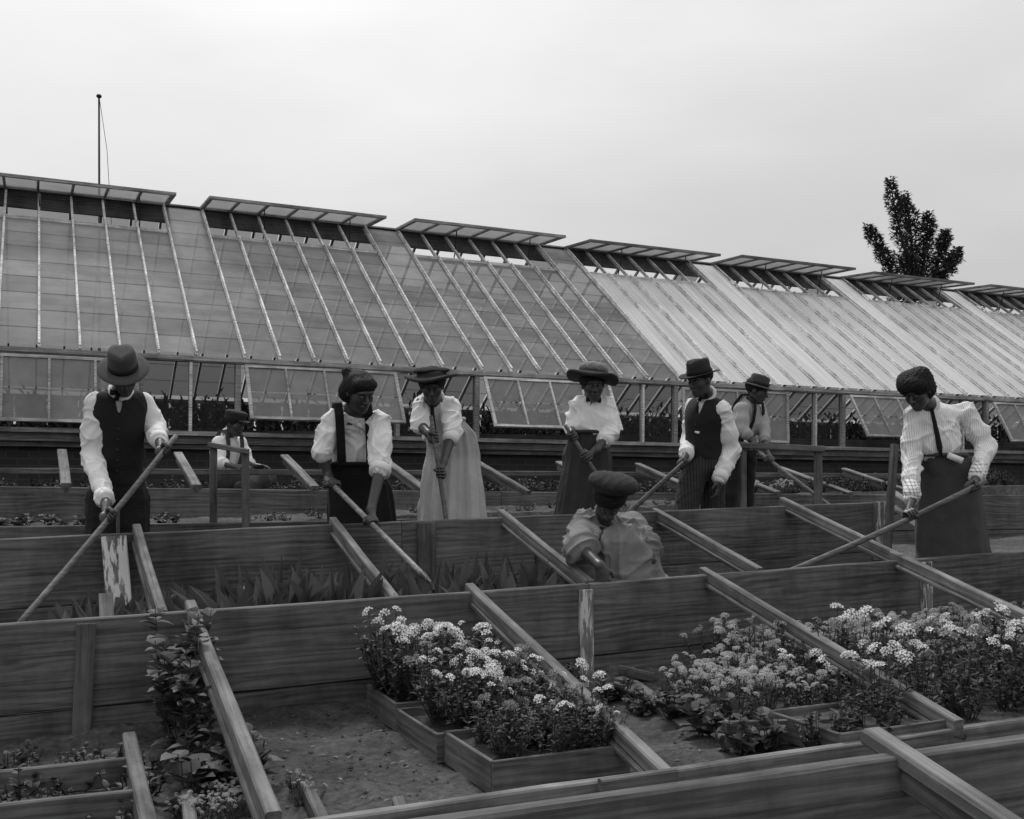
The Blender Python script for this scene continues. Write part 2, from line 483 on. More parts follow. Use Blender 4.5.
WALLZ0, WALLZ1 = 1.503, GE-.037
HDR = 2.77
random.seed(11)
def roof_glass(x0, x1, s0, s1, mb, sgn=1, stag=.0, white=False):
    """lapped panes running up one bay"""
    n = 1 if white else max(1, round((s1-s0)/.36)); st = (s1-s0)/n
    for i in range(n):
        a = s0+i*st - (.0 if i == 0 else .02); c = s0+(i+1)*st
        y0, z0 = RS(a, .052+.005); y1, z1 = RS(c, .052)
        if sgn < 0: y0 = 2*RY-y0; y1 = 2*RY-y1
        t = random.uniform(-.002, .002)
        mb.quad((x0, y0, z0+t), (x1, y0, z0-t), (x1, y1, z1), (x0, y1, z1))
for k in range(10):
    xb = X0 + 3*k
    white = xb > 8.0
    gm = M['glass_white'] if white else M['glass']
    bars = [xb + .41*j for j in range(7)]
    gb = MB()
    for j, xr in enumerate(bars):
        r_ = MB()
        y0, z0 = RS(.0, .04); y1, z1 = RS(3.585-.05, .04)
        r_.beam((xr, y0, z0), (xr, y1, z1), .028, .045)
        y0, z0 = RS(.0, .085+.012); y1, z1 = RS(HDR if 0 < j < 6 else 3.5, .085+.012)
        r_.beam((xr, y0, z0), (xr, y1, z1), .022, .018)
        r = GM(r_, 'rafter', M['white_bar'])
        xn = bars[j+1] if j < 6 else xb+3
        roof_glass(xr+.015, xn-.015, .03, HDR if j < 6 else 3.5, gb, stag=j, white=white)
    GM(gb, 'roof_glass', gm)
    h = MB(); y, z = RS(HDR, .05); h.box(bars[0]+.022, bars[6]-.022, y-.02, y+.03, z-.05, z+.03)
    GM(h, 'vent_header', M['white_bar'])
    # open ridge vent: hinged at the ridge, propped level
    vn = empty('roof_vent', Vector((xb-.03, RY-.10, GR+.005)) - O, None, None)
    vn.parent = gh
    tilt = [-.06, -.04, -.07, -.06, -.045, -.06, -.03, -.06, -.05, -.05][k]
    vn.rotation_euler = (-tilt, 0, 0)
    Wv = 2.56; D = .92
    fr = MB()
    fr.box(0, Wv, -.05, 0, 0, .04); fr.box(0, Wv, -D, -D+.07, 0, .04)
    for q in range(7):
        xx = [0, .41, .82, 1.25, 1.68, 2.10, 2.50][q]
        fr.box(xx, xx+(.06 if q in (0, 6) else .032), -D+.072, -.052, .003, .038)
    mesh('vent_frame', fr.v, fr.f, M['old_paint'] if not white else M['grey_wood'], vn, False, True)
    gp = MB()
    xe = [.06, .41, .82, 1.25, 1.68, 2.10, 2.50]
    for q in range(6):
        gp.quad((xe[q]+.01, -D+.03, .026), (xe[q+1]+.01, -D+.03, .024), (xe[q+1]+.01, -.02, .025), (xe[q]+.01, -.02, .025))
    mesh('vent_glass', gp.v, gp.f, M['glass_vent'], vn, False, True)
    for xx in (.82+.02, 2.1+.02):
        arm = MB()
        p0 = Vector((xx, -D*.55, -.002)); p1 = Vector((xx+.01, -.72, -.56)) ; p1.y = -.35; p1.z = -.52
        arm.tube([p0, p0+(p1-p0)*.5+Vector((.012, 0, 0)), p1], .009, 6)
        mesh('prop_rod', arm.v, arm.f, M['iron'], vn, False, True)
    # front wall lights
    def post(x, wd, yy=GY):
        p = MB(); p.box(x-wd/2, x+wd/2, yy-.045, yy+.045, WALLZ0, WALLZ1); return GM(p, 'wall_post', M['white_bar'] if wd < .04 else M['old_paint'])
    post(xb+2.93, .06); post(xb+1.87, .05); post(xb+2.40, .032)
    pg = MB()
    for (a, c) in ((xb+1.895, xb+2.385), (xb+2.416, xb+2.90)):
        pg.quad((a, GY+.01, WALLZ0), (c, GY+.01, WALLZ0), (c, GY+.012, WALLZ1), (a, GY+.012, WALLZ1))
    GM(pg, 'fixed_pane', M['glass_wall'])
    # hinged wall sash, swung out at the foot
    sw = empty('wall_vent', Vector((xb-.01, GY-.085, GE-.05)) - O, None, None); sw.parent = gh
    ang = math.radians([30, 24, 14, 31, 30, 3, 32, 30, 26, 30][k])
    sw.rotation_euler = (-ang, 0, 0)
    Ws, Hs = 1.84, .745
    f_ = MB()
    f_.box(0, Ws, -.016, .016, -.034, 0); f_.box(0, Ws, -.016, .016, -Hs, -Hs+.034)
    for q in range(5):
        wd = .040 if q in (0, 4) else .024
        xx = [0, .46, .92, 1.38, Ws-.04][q]
        f_.box(xx, xx+wd, -.019, .013, -Hs+.034, -.034)
    mesh('sash_frame', f_.v, f_.f, M['white_bar'] if k == 4 else M['sash_paint'], sw, False, True)
    gq = MB()
    ex = [0, .46, .92, 1.38, Ws-.05]
    for q in range(4):
        for (za, zb) in ((-Hs+.03, -Hs*.5), (-Hs*.5+.01, -.03)):
            gq.quad((ex[q]+.02, .002, za), (ex[q+1]+.02, .002, za), (ex[q+1]+.02, .004+(.004 if zb < -.1 else 0), zb), (ex[q]+.02, .004, zb))
    mesh('sash_glass', gq.v, gq.f, M['glass'], sw, False, True)
    rd = MB(); rd.tube([(.9, 0, -Hs+.02), (.9, .36, -.62)], .008, 6)
    mesh('stay_rod', rd.v, rd.f, M['iron'], sw, False, True)
# purlins, rear slope and gables
b = MB()
for s in (1.75, ):
    y, z = RS(s, -.06); b.beam((X0, y, z), (X1, y, z), .05, .05)
GM(b, 'purlin', M['white_bar'])
for s in (1.9,):
    b = MB(); y, z = RS(s, -.05); b.beam((X0, 2*RY-y, z), (X1, 2*RY-y, z), .05, .09); GM(b, 'purlin', M['white_bar'])
rg = MB(); rr = MB()
for k in range(10):
    xb = X0+3*k
    for j in range(7):
        xr = xb+.41*j; xn = xr+.41 if j < 6 else xb+3
        y0, z0 = RS(0, .0); y1, z1 = RS(3.53, 0)
        rr.beam((xr, 2*RY-y0, z0), (xr, 2*RY-y1, z1), .03, .045)
        roof_glass(xr+.015, xn-.015, .03, (2.62 if j < 6 and xb > 5 else 3.5), rg, sgn=-1)
rear = GM(rg, 'rear_roof_glass', M['glass_rear'])
rq = GM(rr, 'rear_rafters', M['old_paint']); rq['kind'] = 'stuff'
b = MB(); b.box(X0, X1, 2*RY-GY-.1, 2*RY-GY+.1, .3, 1.5); GM(b, 'rear_foundation_wall', M['brick'])
b = MB(); b.box(X0, X1, 2*RY-GY-.05, 2*RY-GY+.05, GE-.06, GE); GM(b, 'rear_eave_plate', M['old_paint'])
b = MB()
for k in range(60): 
    xx = X0 + .5*k
    b.quad((xx+.02, 2*RY-GY, 1.5), (xx+.48, 2*RY-GY, 1.5), (xx+.48, 2*RY-GY, GE-.06), (xx+.02, 2*RY-GY, GE-.06))
GM(b, 'rear_wall_panel', M['frame_wood'])
for xg in (X0-.06, X1+.01):
    b = MB(); b.box(xg, xg+.05, GY+.0, 2*RY-GY, .3, 1.5); GM(b, 'gable_base', M['frame_wood'])
    n = 12
    gl_ = MB(); fr = MB()
    for i in range(n):
        ya = GY + (2*RY-2*GY)*i/n; yb_ = GY + (2*RY-2*GY)*(i+1)/n
        hz = lambda y: GE + SL*(min(y, 2*RY-y)-GY)
        gl_.quad((xg+.02, ya, 1.503), (xg+.02, yb_, 1.503), (xg+.02, yb_, hz(yb_)-.02), (xg+.02, ya, hz(ya)-.02))
        fr.box(xg, xg+.05, ya-.02, ya+.02, 1.503, hz(ya)-.02)
    GM(gl_, 'gable_glass', M['glass']); GM(fr, 'gable_frame', M['old_paint'])
# inside: benches and rows of dark plants
for (ya, yb_) in ((GY+.45, GY+1.5), (RY-.6, RY+.6), (2*RY-GY-1.5, 2*RY-GY-.45)):
    t = empty('greenhouse_bench', Vector((6, ya, .75)), ('slatted bench just inside the front glass of the greenhouse' if ya < 13.2 else 'slatted bench down the middle of the greenhouse' if ya < 16 else 'slatted bench along the far side inside the greenhouse'), 'bench', 'benches inside the greenhouse')
    b = MB(); b.box(X0+.2, X1-.2, ya, yb_, 1.42, 1.47); b.build('bench_top', M['frame_wood'], t)
    b = MB(); b.box(X0+.2, X1-.2, ya, ya+.03, 1.475, 1.58); b.box(X0+.2, X1-.2, yb_-.03, yb_, 1.475, 1.58); b.build('bench_edge', M['frame_wood'], t)
    for i in range(8):
        b = MB(); b.box(X0+.5+3.6*i, X0+.6+3.6*i, ya+.1, yb_-.1, .6, 1.419); b.build('leg', M['frame_wood'], t)

# ------------------------------------------------------------------ cold frames
def line(p0, p1, x):
    t = (x-p0.x)/(p1.x-p0.x); return p0 + (p1-p0)*t
fA = empty('cold_frame', (2, 4.77, 0), 'cold frame with the flower flats, nearest complete row with a two-board back', 'cold frame', 'rows of wooden cold frames')
YA = 4.77
A0, A1, A2 = PY(20, 622.5, YA), PY(587, 583.5, YA), PY(1012, 551.5, YA)
board('back_board', line(A0, A1, -1.6), A1, .045, .372, M['frame_wood'], fA, .004)
board('back_board', A1+Vector((.004, 0, .0)), line(A1, A2, 7.2), .045, .372, M['frame_wood'], fA, .004)
dz = Vector((0, .006, -.377))
board('back_board', line(A0, A1, -1.6)+dz, line(A0, A1, 1.95)+dz, .045, .24, M['frame_wood'], fA, .004)
board('back_board', line(A0, A1, 1.955)+dz, line(A1, A2, 7.2)+dz, .045, .27, M['frame_wood'], fA, .004)
YD = 2.966
board('front_board', (.2, YD, .105), (6.6, YD, .13), .045, .15, M['grey_wood'], fA, .004)
board('front_board', PY(600, 779, YD-.05), PY(676, 769, YD-.05), .03, .05, M['bar_wood'], fA, .002)
def xbar(u0, v0, Ya, u1, v1, Yb, par, th=.075, ht=.05, web=True):
    p0 = PY(u0, v0, Ya); p1 = PY(u1, v1, Yb)
    p1 = Vector((p0.x*.35+p1.x*.65, p1.y, p1.z))
    d = (p1-p0).normalized()
    board('crossbar', p0, p1, th*.62, .058, M['grey_wood'], par, .003)
    off = Vector((0, 0, -.0595))
    board('crossbar_ledge', p0+off+d*.004, p1+off-d*.004, th*1.0, .024, M['frame_wood'], par, .002)
xbar(190, 600, YA+.06, 268, 812, YD-.05, fA)
xbar(470, 583, YA+.06, 655, 770, YD-.03, fA)
xbar(703, 567, YA+.06, 945, 722, YD-.03, fA)
xbar(893, 551, YA+.06, 1082, 665, YD-.03, fA)
xbar(1040, 538, YA+.06, 1230, 620, YD-.03, fA)
def stake(u0, v0, Y0, u1, v1, Y1, wd, th, mat, parent=None, name='post', **kw):
    a = PY(u0, v0, Y0); c = PY(u1, v1, Y1)
    return board(name, a, c, wd, th, mat, parent, .002, upv=Vector((0, -1, 0)), **kw)
# posts: long axis vertical, wide face towards the viewer
stake(87, 624, YA-.045, 82, 742, YA-.06, .075, .04, M['bar_wood'], fA)
stake(587, 590, YA-.045, 588, 705, YA-.045, .078, .045, M['peel_light'], fA)
stake(928, 562, YA-.045, 930, 690, YA-.045, .08, .045, M['peel_light'], fA)
stake(280, 640, YA+.07, 280, 720, YA+.07, .08, .04, M['bar_wood'], fA)

YB = 5.97
fB = empty('cold_frame', (2, YB, 0), 'cold frame full of broad dark leaves, where the woman in the tam crouches', 'cold frame', 'rows of wooden cold frames')
B0, B1, B2 = PY(20, 538, YB), PY(400, 521.5, YB), PY(889, 501.5, YB)
board('back_board', line(B0, B1, -1.8), B1, .045, .36, M['frame_wood'], fB, .004)
board('back_board', B1+Vector((.004, 0, 0)), B2, .045, .36, M['frame_wood'], fB, .004)
dz = Vector((0, .006, -.365))
board('back_board', line(B0, B1, -1.8)+dz, line(B0, B1, .9)+dz, .045, .30, M['frame_wood'], fB, .004)
board('back_board', line(B0, B1, .905)+dz, B2+dz, .045, .34, M['frame_wood'], fB, .004)
bars_AB = [(137, 524, 161, 610), (333, 517, 393, 596), (501, 509, 590, 581), (655, 508, 756, 568), (782, 497, 900, 556)]
for (a, c, e, f_) in bars_AB: xbar(a, c, YB+.05, e, f_, YA+.05, fB, .07)
stake(427, 523, YB-.045, 427, 600, YB-.045, .115, .04, M['bar_wood'], fB)
stake(881, 502, YB-.045, 881, 560, YB-.045, .11, .05, M['peel_light'], fB)
tag(stake(114, 536, YB-.055, 121, 632, YB-.30, .125, .028, M['peel']), 'short upright board with white paint peeling off, leaning on the frame at the left', 'board').name = 'painted_board'
tag(stake(106, 593, 5.05, 108, 650, 5.0, .06, .02, M['old_paint']), 'short pale wooden stake standing among leaves beside the peeling board', 'stake').name = 'plant_stake'
tag(stake(118, 508, 6.35, 118, 545, 6.35, .02, .02, M['grey_wood']), 'thin stick standing in front of the man in the grey fedora', 'stick').name = 'stick'

# raised bed and third row
fC = empty('cold_frame', (3, 8.0, .2), 'farthest row of cold frames below the greenhouse wall, with many short bars', 'cold frame', 'rows of wooden cold frames')
YC = 8.0
C0, C1, C2 = PY(18, 486.7, YC), PY(500, 491.6, YC), PY(905, 494.5, YC)
board('front_board', line(C0, C1, -2), C1, .045, .36, M['frame_wood'], fC, .003)
board('front_board', C1+Vector((.004, 0, 0)), line(C1, C2, 10.5), .045, .36, M['frame_wood'], fC, .003)
dz = Vector((0, .006, -.365))
board('front_board', line(C0, C1, -2)+dz, line(C1, C2, 10.5)+dz, .045, .40, M['frame_wood'], fC, .003)
board('back_board', Vector((-2, 9.09, 1.13)), Vector((10.5, 9.09, 1.05)), .03, .05, M['frame_wood'], fC, .003)
tag(board('bed_edging', (-2, 7.03, .765), (5.05, 7.03, .755), .035, .62, M['frame_wood'], None, .004), 'plank edge of the narrow raised bed behind the standing gardeners', 'board')
for i in range(12):
    x = .227+.878*i - 1.756
    if x > 9.5: break
    zt = line(C0, C1, x).z
    p0 = Vector((x, 9.05, zt+.285)); p1 = Vector((x, YC-.03, zt+.03))
    board('crossbar', p0, p1, .07, .024, M['grey_wood'], fC, .002)
    board('crossbar_rib', p0+Vector((0, 0, -.026)), p1+Vector((0, 0, -.026)), .03, .06, M['bar_wood'], fC, .002)
# fourth row, nearest
YE = 1.74
fE = empty('cold_frame', (1.8, YE, 0), 'nearest cold frame at the bottom right edge, only its top board and one bar showing', 'cold frame', 'rows of wooden cold frames')
E0, E1 = PY(520, 806, YE), PY(1003, 739, YE)
board('back_board', line(E0, E1, -1.2), line(E0, E1, 2.9), .045, .36, M['frame_wood'], fE, .003)
board('back_board', line(E0, E1, -1.2)+Vector((0, .006, -.365)), line(E0, E1, 2.9)+Vector((0, .006, -.365)), .045, .2, M['frame_wood'], fE, .003)
S0 = PY(872, 728, 1.82)
board('crossbar', S0, S0+Vector((.0, -1.3, -.33)), .056, .036, M['grey_wood'], fE, .002)
board('crossbar_rib', S0+Vector((0, -.11, -.062)), S0+Vector((0, -1.3, -.364)), .035, .05, M['bar_wood'], fE, .002)
stake(988, 748, YE+.08, 990, 850, YE+.08, .055, .04, M['peel_light'], fE)

# hurdles in the walk
t = empty('hurdle', PC(230, 640, 7.0), 'low two-legged wooden hurdle in front of the seated boy', 'hurdle')
for (u, v) in ((214, 446), (246, 450)):
    a = PC(u, v, 6.9); board('leg', a, Vector((a.x, a.y, .12)), .046, .04, M['bar_wood'], t, .002, upv=Vector((0, -1, 0)))
board('rail', PC(212, 442, 6.9)+Vector((-.02, 0, 0)), PC(249, 449, 6.9), .05, .035, M['grey_wood'], t, .002)
t = empty('hurdle', PC(800, 600, 7.7), 'wooden hurdle with a flat rail in front of the boy in the light hat', 'hurdle')
for (u, v, uu) in ((820, 448, 820), (744, 447, 744)):
    a = PC(u, v, 7.75); board('leg', a, Vector((a.x, a.y, .15)), .055, .04, M['bar_wood'], t, .002, upv=Vector((0, -1, 0)))
board('rail', PC(736, 442, 7.75), PC(824, 446, 7.75), .06, .045, M['bar_wood'], t, .002)
board('brace', PC(817, 495, 7.77), PC(806, 515, 7.9), .03, .025, M['bar_wood'], t, .002)
t = empty('leaning_post', PC(891, 560, 7.6), 'tall thin wooden post leaning beside the woman with the striped blouse', 'post')
board('shaft', PC(897, 444, 7.6), PC(889, 560, 7.5), .05, .045, M['bar_wood'], t, .002, upv=Vector((0, -1, 0)))
p_ = PC(889, 516, 7.9)
for (a, c) in (((892, 490, 7.9), (925, 512, 7.2)), ((893, 505, 7.7), (930, 533, 7.0))):
    o = board('slat', PC(*a), PC(*c), .06, .02, M['grey_wood'], t, .002)
tag(board('ground_plank', PZ(631, 682, .06), PZ(692, 724, .06), .10, .03, M['flat_wood'], None, .003), 'weathered plank lying on the soil between the middle and right flower flats', 'board')
tag(board('ground_plank', PZ(615, 664, .16), PZ(650, 672, .08), .06, .05, M['bar_wood'], None, .003), 'short plank end on the soil at the foot of the middle post', 'board')

# flag pole
P = PC(99, 98, 46)
t = empty('flagpole', Vector((P.x, P.y, .7)), 'tall thin flagpole rising behind the left end of the greenhouse', 'flagpole')
b = MB(); b.tube([(P.x, P.y, .6), (P.x+.02, P.y, 9), (P.x, P.y, P.z)], [.075, .055, .04], 8); b.build('pole', M['iron'], t, True)
b = MB(); bm_ = [(P.x, P.y, P.z-.02+.2*i/6) for i in range(7)]
b.tube(bm_, [.02, .08, .11, .12, .11, .08, .02], 10); b.build('ball_finial', M['iron'], t, True)
q = PC(116, 300, 44)
b = MB(); b.tube([(P.x+.03, P.y, P.z-.1), tuple(PC(107, 150, 45)), tuple(q)], .012, 5); b.build('halyard', M['iron'], t)

tag(board('stick', PC(476, 461, 8.6), PC(529, 491, 7.85), .035, .03, M['frame_wood'], None, .004), 'dark thin pole lying aslant on the far frame beside the pale skirt', 'pole')
# ------------------------------------------------------------------ signed-distance modelling of people and clothes
def nv(v):
    v = np.asarray(v, float); return v/np.linalg.norm(v)
def basis(right, up):
    u = nv(up); r = np.asarray(right, float); r = nv(r - u*np.dot(r, u)); return np.array([r, np.cross(u, r), u])   # rows
def sdf_mesh(prims, h, wr=None):
    """prims: ('c',p0,r0,p1,r1,k) tapered capsule; ('e',c,(ra,rb,rc),B,k) ellipsoid; ('-e',...) carves; returns verts, faces"""
    lo = np.full(3, 1e9); hi = -lo
    for p in prims:
        if p[0] == 'c':
            a = np.minimum(p[1]-p[2], p[3]-p[4]); c = np.maximum(p[1]+p[2], p[3]+p[4])
        elif p[0] == 'e':
            R = max(p[2]); a = p[1]-R; c = p[1]+R
        else: continue
        lo = np.minimum(lo, a); hi = np.maximum(hi, c)
    lo -= 4*h; hi += 4*h
    n = np.ceil((hi-lo)/h).astype(int)+1
    Vl = np.full(n, .06, np.float32)
    ax = [lo[i]+h*np.arange(n[i]) for i in range(3)]
    for p in prims:
        k = p[5] if p[0] == 'c' else p[4]
        m = k + 3*h
        if p[0] == 'c':
            a = np.minimum(p[1]-p[2], p[3]-p[4])-m; c = np.maximum(p[1]+p[2], p[3]+p[4])+m
        else:
            Bm = p[3]; ext = np.sqrt(((Bm*np.array(p[2])[:, None])**2).sum(0)); a = p[1]-ext-m; c = p[1]+ext+m
        i0 = np.clip(np.floor((a-lo)/h).astype(int), 0, n); i1 = np.clip(np.ceil((c-lo)/h).astype(int)+1, 0, n)
        if np.any(i1 <= i0): continue
        sl_ = tuple(slice(i0[i], i1[i]) for i in range(3))
        X = ax[0][sl_[0]][:, None, None]; Y = ax[1][sl_[1]][None, :, None]; Zz = ax[2][sl_[2]][None, None, :]
        if p[0] == 'c':
            d = p[3]-p[1]; L2 = float(d@d)+1e-12
            px, py, pz = X-p[1][0], Y-p[1][1], Zz-p[1][2]
            t = np.clip((px*d[0]+py*d[1]+pz*d[2])/L2, 0, 1)
            q = np.sqrt((px-t*d[0])**2+(py-t*d[1])**2+(pz-t*d[2])**2) - (p[2]+(p[4]-p[2])*t)
        else:
            px, py, pz = X-p[1][0], Y-p[1][1], Zz-p[1][2]
            Bm = p[3]; r = p[2]
            e = [(px*Bm[i][0]+py*Bm[i][1]+pz*Bm[i][2])/r[i] for i in range(3)]
            k0 = np.sqrt(e[0]**2+e[1]**2+e[2]**2)+1e-9
            k1 = np.sqrt((e[0]/r[0])**2+(e[1]/r[1])**2+(e[2]/r[2])**2)+1e-9
            q = k0*(k0-1)/k1
        q = q.astype(np.float32); cur = Vl[sl_]
        if p[0] == '-e':
            hh = np.maximum(k-np.abs(cur+q), 0)/k
            Vl[sl_] = np.maximum(cur, -q) + hh*hh*k*.25
        else:
            hh = np.maximum(k-np.abs(cur-q), 0)/k
            Vl[sl_] = np.minimum(cur, q) - hh*hh*k*.25
    ins = Vl < 0
    cc = ins[:-1,:-1,:-1].astype(np.int8)
    tot = sum(ins[a:n[0]-1+a, b:n[1]-1+b, c:n[2]-1+c].astype(np.int8) for a in (0,1) for b in (0,1) for c in (0,1))
    act = (tot > 0) & (tot < 8)
    I = np.argwhere(act)
    idx = np.full(act.shape, -1, np.int64); idx[tuple(I.T)] = np.arange(len(I))
    corners = [(a, b, c) for a in (0,1) for b in (0,1) for c in (0,1)]
    cv = {q: Vl[I[:,0]+q[0], I[:,1]+q[1], I[:,2]+q[2]] for q in corners}
    acc = np.zeros((len(I), 3)); cnt = np.zeros(len(I))
    for q in corners:
        for axn in range(3):
            if q[axn] == 0:
                q2 = list(q); q2[axn] = 1; q2 = tuple(q2)
                v0, v1 = cv[q], cv[q2]; mk = (v0 < 0) != (v1 < 0)
                t = np.where(mk, v0/np.where(mk, v0-v1, 1), 0)
                pt = np.tile(np.array(q, float), (len(I), 1)); pt[:, axn] += t
                acc[mk] += pt[mk]; cnt[mk] += 1
    P = lo + h*(I + acc/np.maximum(cnt, 1)[:, None])
    faces = []
    for axn in range(3):
        s0 = [slice(None)]*3; s1 = [slice(None)]*3; s0[axn] = slice(0, -1); s1[axn] = slice(1, None)
        A = ins[tuple(s0)]; Bq = ins[tuple(s1)]
        E = np.argwhere(A != Bq)
        o1, o2 = [(1, 2), (2, 0), (0, 1)][axn]
        E = E[(E[:, o1] > 0) & (E[:, o2] > 0) & (E[:, o1] < act.shape[o1]) & (E[:, o2] < act.shape[o2])]
        fl = A[tuple(E.T)]
        def cell(d1, d2):
            c = E.copy(); c[:, o1] -= d1; c[:, o2] -= d2; return idx[tuple(c.T)]
        q = np.stack([cell(1,1), cell(0,1), cell(0,0), cell(1,0)], 1)
        q[~fl] = q[~fl][:, ::-1]
        faces.append(q[(q >= 0).all(1)])
    Fa = np.concatenate(faces)
    # one relaxation pass
    for _ in range(1):
        sm_ = np.zeros_like(P); ct = np.zeros(len(P))
        for i in range(4):
            for j in (1, 3):
                np.add.at(sm_, Fa[:, i], P[Fa[:, (i+j) % 4]]); np.add.at(ct, Fa[:, i], 1)
        P = P*.6 + .4*sm_/np.maximum(ct, 1)[:, None]
    if wr:
        nr = np.zeros_like(P)
        e1 = P[Fa[:,2]]-P[Fa[:,0]]; e2 = P[Fa[:,3]]-P[Fa[:,1]]; fn = np.cross(e1, e2)
        for i in range(4): np.add.at(nr, Fa[:, i], fn)
        nr /= (np.linalg.norm(nr, axis=1)[:, None]+1e-12)
        P = P + nr*wr(P)[:, None]
    return P, Fa
def wrinkle(amp, per=.06, seed=0, vert=1.0):
    rg_ = np.random.default_rng(seed)
    K = []
    for i in range(7):
        k = rg_.normal(size=3); k[2] *= vert; k = k/np.linalg.norm(k)*2*math.pi/(per*rg_.uniform(.7, 2.2))
        w1 = rg_.normal(size=3)*8; w2 = rg_.normal(size=3)*17; gk = rg_.normal(size=3)*11
        K.append((k, rg_.uniform(0, 6.28), w1, w2, gk, rg_.uniform(0, 6.28)))
    def f(P):
        s = 0
        for k, ph, w1, w2, gk, p2 in K:
            wv = 1.9*np.sin(P@w1+p2)+.8*np.sin(P@w2+ph)
            gate = np.clip(.5+.9*np.sin(P@gk+p2*2), 0, 1)
            s = s + gate*((1-np.abs(np.sin(.5*(P@k)+ph+wv)))**2.2 - .25)
        return amp*s*.62
    return f
def np_obj(name, P, Fa, mat, parent=None, loc=None):
    me = bpy.data.meshes.new(name)
    loc = Vector((0,0,0)) if loc is None else Vector(loc)
    P = P - np.array(loc)
    me.vertices.add(len(P)); me.vertices.foreach_set('co', P.astype(np.float32).ravel())
    me.loops.add(len(Fa)*4); me.loops.foreach_set('vertex_index', Fa.astype(np.int32).ravel())
    me.polygons.add(len(Fa)); me.polygons.foreach_set('loop_start', np.arange(0, len(Fa)*4, 4, dtype=np.int32))
    me.polygons.foreach_set('loop_total', np.full(len(Fa), 4, np.int32))
    me.polygons.foreach_set('use_smooth', np.ones(len(Fa), bool))
    me.materials.append(mat); me.update(calc_edges=True); me.validate()
    o = bpy.data.objects.new(name, me); o.location = loc
    return link(o, parent)
A_ = lambda v: np.array(v, float)
def lerp(a, b, t): return a+(b-a)*t

def lathe(name, prof, M4, mat, parent, seg=40, warp=None):
    """prof: [(r,z)], closed shell drawn from the inside edge outwards; M4 4x4 frame"""
    V = []; Fq = []
    for (r, z) in prof:
        for k in range(seg):
            a = 2*math.pi*k/seg; p = Vector((r*math.cos(a), r*math.sin(a), z))
            if warp: p = warp(p, a, r)
            V.append(M4 @ p)
    n = len(prof)
    for i in range(n-1):
        for k in range(seg):
            a = i*seg+k; b_ = i*seg+(k+1) % seg
            Fq.append((a, b_, b_+seg, a+seg))
    Fq.append(tuple(range(seg))[::-1]); Fq.append(tuple((n-1)*seg+k for k in range(seg)))
    return mesh(name, V, Fq, mat, parent, smooth=True)
def frame(c, fwd, up):
    """local x = right of the wearer's face direction, y = face forward, z = up"""
    u = Vector(up).normalized(); f_ = Vector(fwd); f_ = (f_-u*f_.dot(u)).normalized(); r = f_.cross(u)
    m = Matrix((r, f_, u)).transposed().to_4x4(); m.translation = Vector(c); return m

def fingers_grip(pr, g, axis_, back, side, r, sc=1.0):
    """g centre of the gripped handle, axis_ handle direction, back: unit vector from the handle to the palm, side: +-1 curl"""
    ax_ = nv(axis_); bk = nv(back - ax_*np.dot(back, ax_)); tg = np.cross(ax_, bk)*side
    R = r+.0085*sc
    pc = g + bk*(r+.013)
    pr.append(('e', pc, (.043*sc, .040*sc, .0145*sc), np.array([ax_, tg, bk]), .006))
    for i in range(4):
        o = g + ax_*(i-1.5)*.0205*sc
        rad = [.0098, .0102, .0098, .0085][i]*sc
        last = None
        for th in (-5, 45, 95, 150, 205):
            t = math.radians(th)
            q = o + bk*math.cos(t)*R*1.02 + tg*(math.sin(t)*R*1.02 + (.018*(1-th/90) if th < 90 else 0))
            if last is not None: pr.append(('c', last, rad, q, rad*.93, .003))
            last = q; rad *= .94
    last = None
    for (th, al) in ((-10, -.045), (-60, -.040), (-120, -.026), (-165, -.012)):
        t = math.radians(th)
        q = g - ax_*(-al)*sc*1.0 + bk*math.cos(t)*R*1.15 + tg*math.sin(t)*R*1.15
        if last is not None: pr.append(('c', last, .0115*sc, q, .0105*sc, .004))
        last = q
    return pc
def fingers_open(pr, wrist, d, palmn, thumbside, sc=1.0, curl=.5):
    """relaxed hand: d direction of the hand, palmn the way the palm faces"""
    d = nv(d); pn = nv(palmn - d*np.dot(palmn, d)); sd = np.cross(d, pn)*thumbside
    pc = wrist + d*.048*sc
    pr.append(('e', pc, (.050*sc, .040*sc, .0145*sc), np.array([d, sd, pn]), .008))
    for i, (Lf, rad) in enumerate(((.072, .0095), (.080, .010), (.074, .0095), (.058, .0085))):
        p = wrist + d*.085*sc + sd*(1.5-i)*.0200*sc
        a = .15
        for s in (.42, .33, .25):
            q = p + (d*math.cos(a) + pn*math.sin(a) + sd*(1.5-i)*.04)*Lf*sc*s
            pr.append(('c', p, rad*sc, q, rad*.93*sc, .003)); p = q; a += curl; rad *= .93
    p = wrist + d*.02*sc + sd*.022*sc; q = p + (d*.6+sd*.55+pn*.35)*.045*sc; r_ = q + (d*.85+sd*.15+pn*.35)*.032*sc
    pr.append(('c', p, .014*sc, q, .0115*sc, .006)); pr.append(('c', q, .0115*sc, r_, .0095*sc, .004))

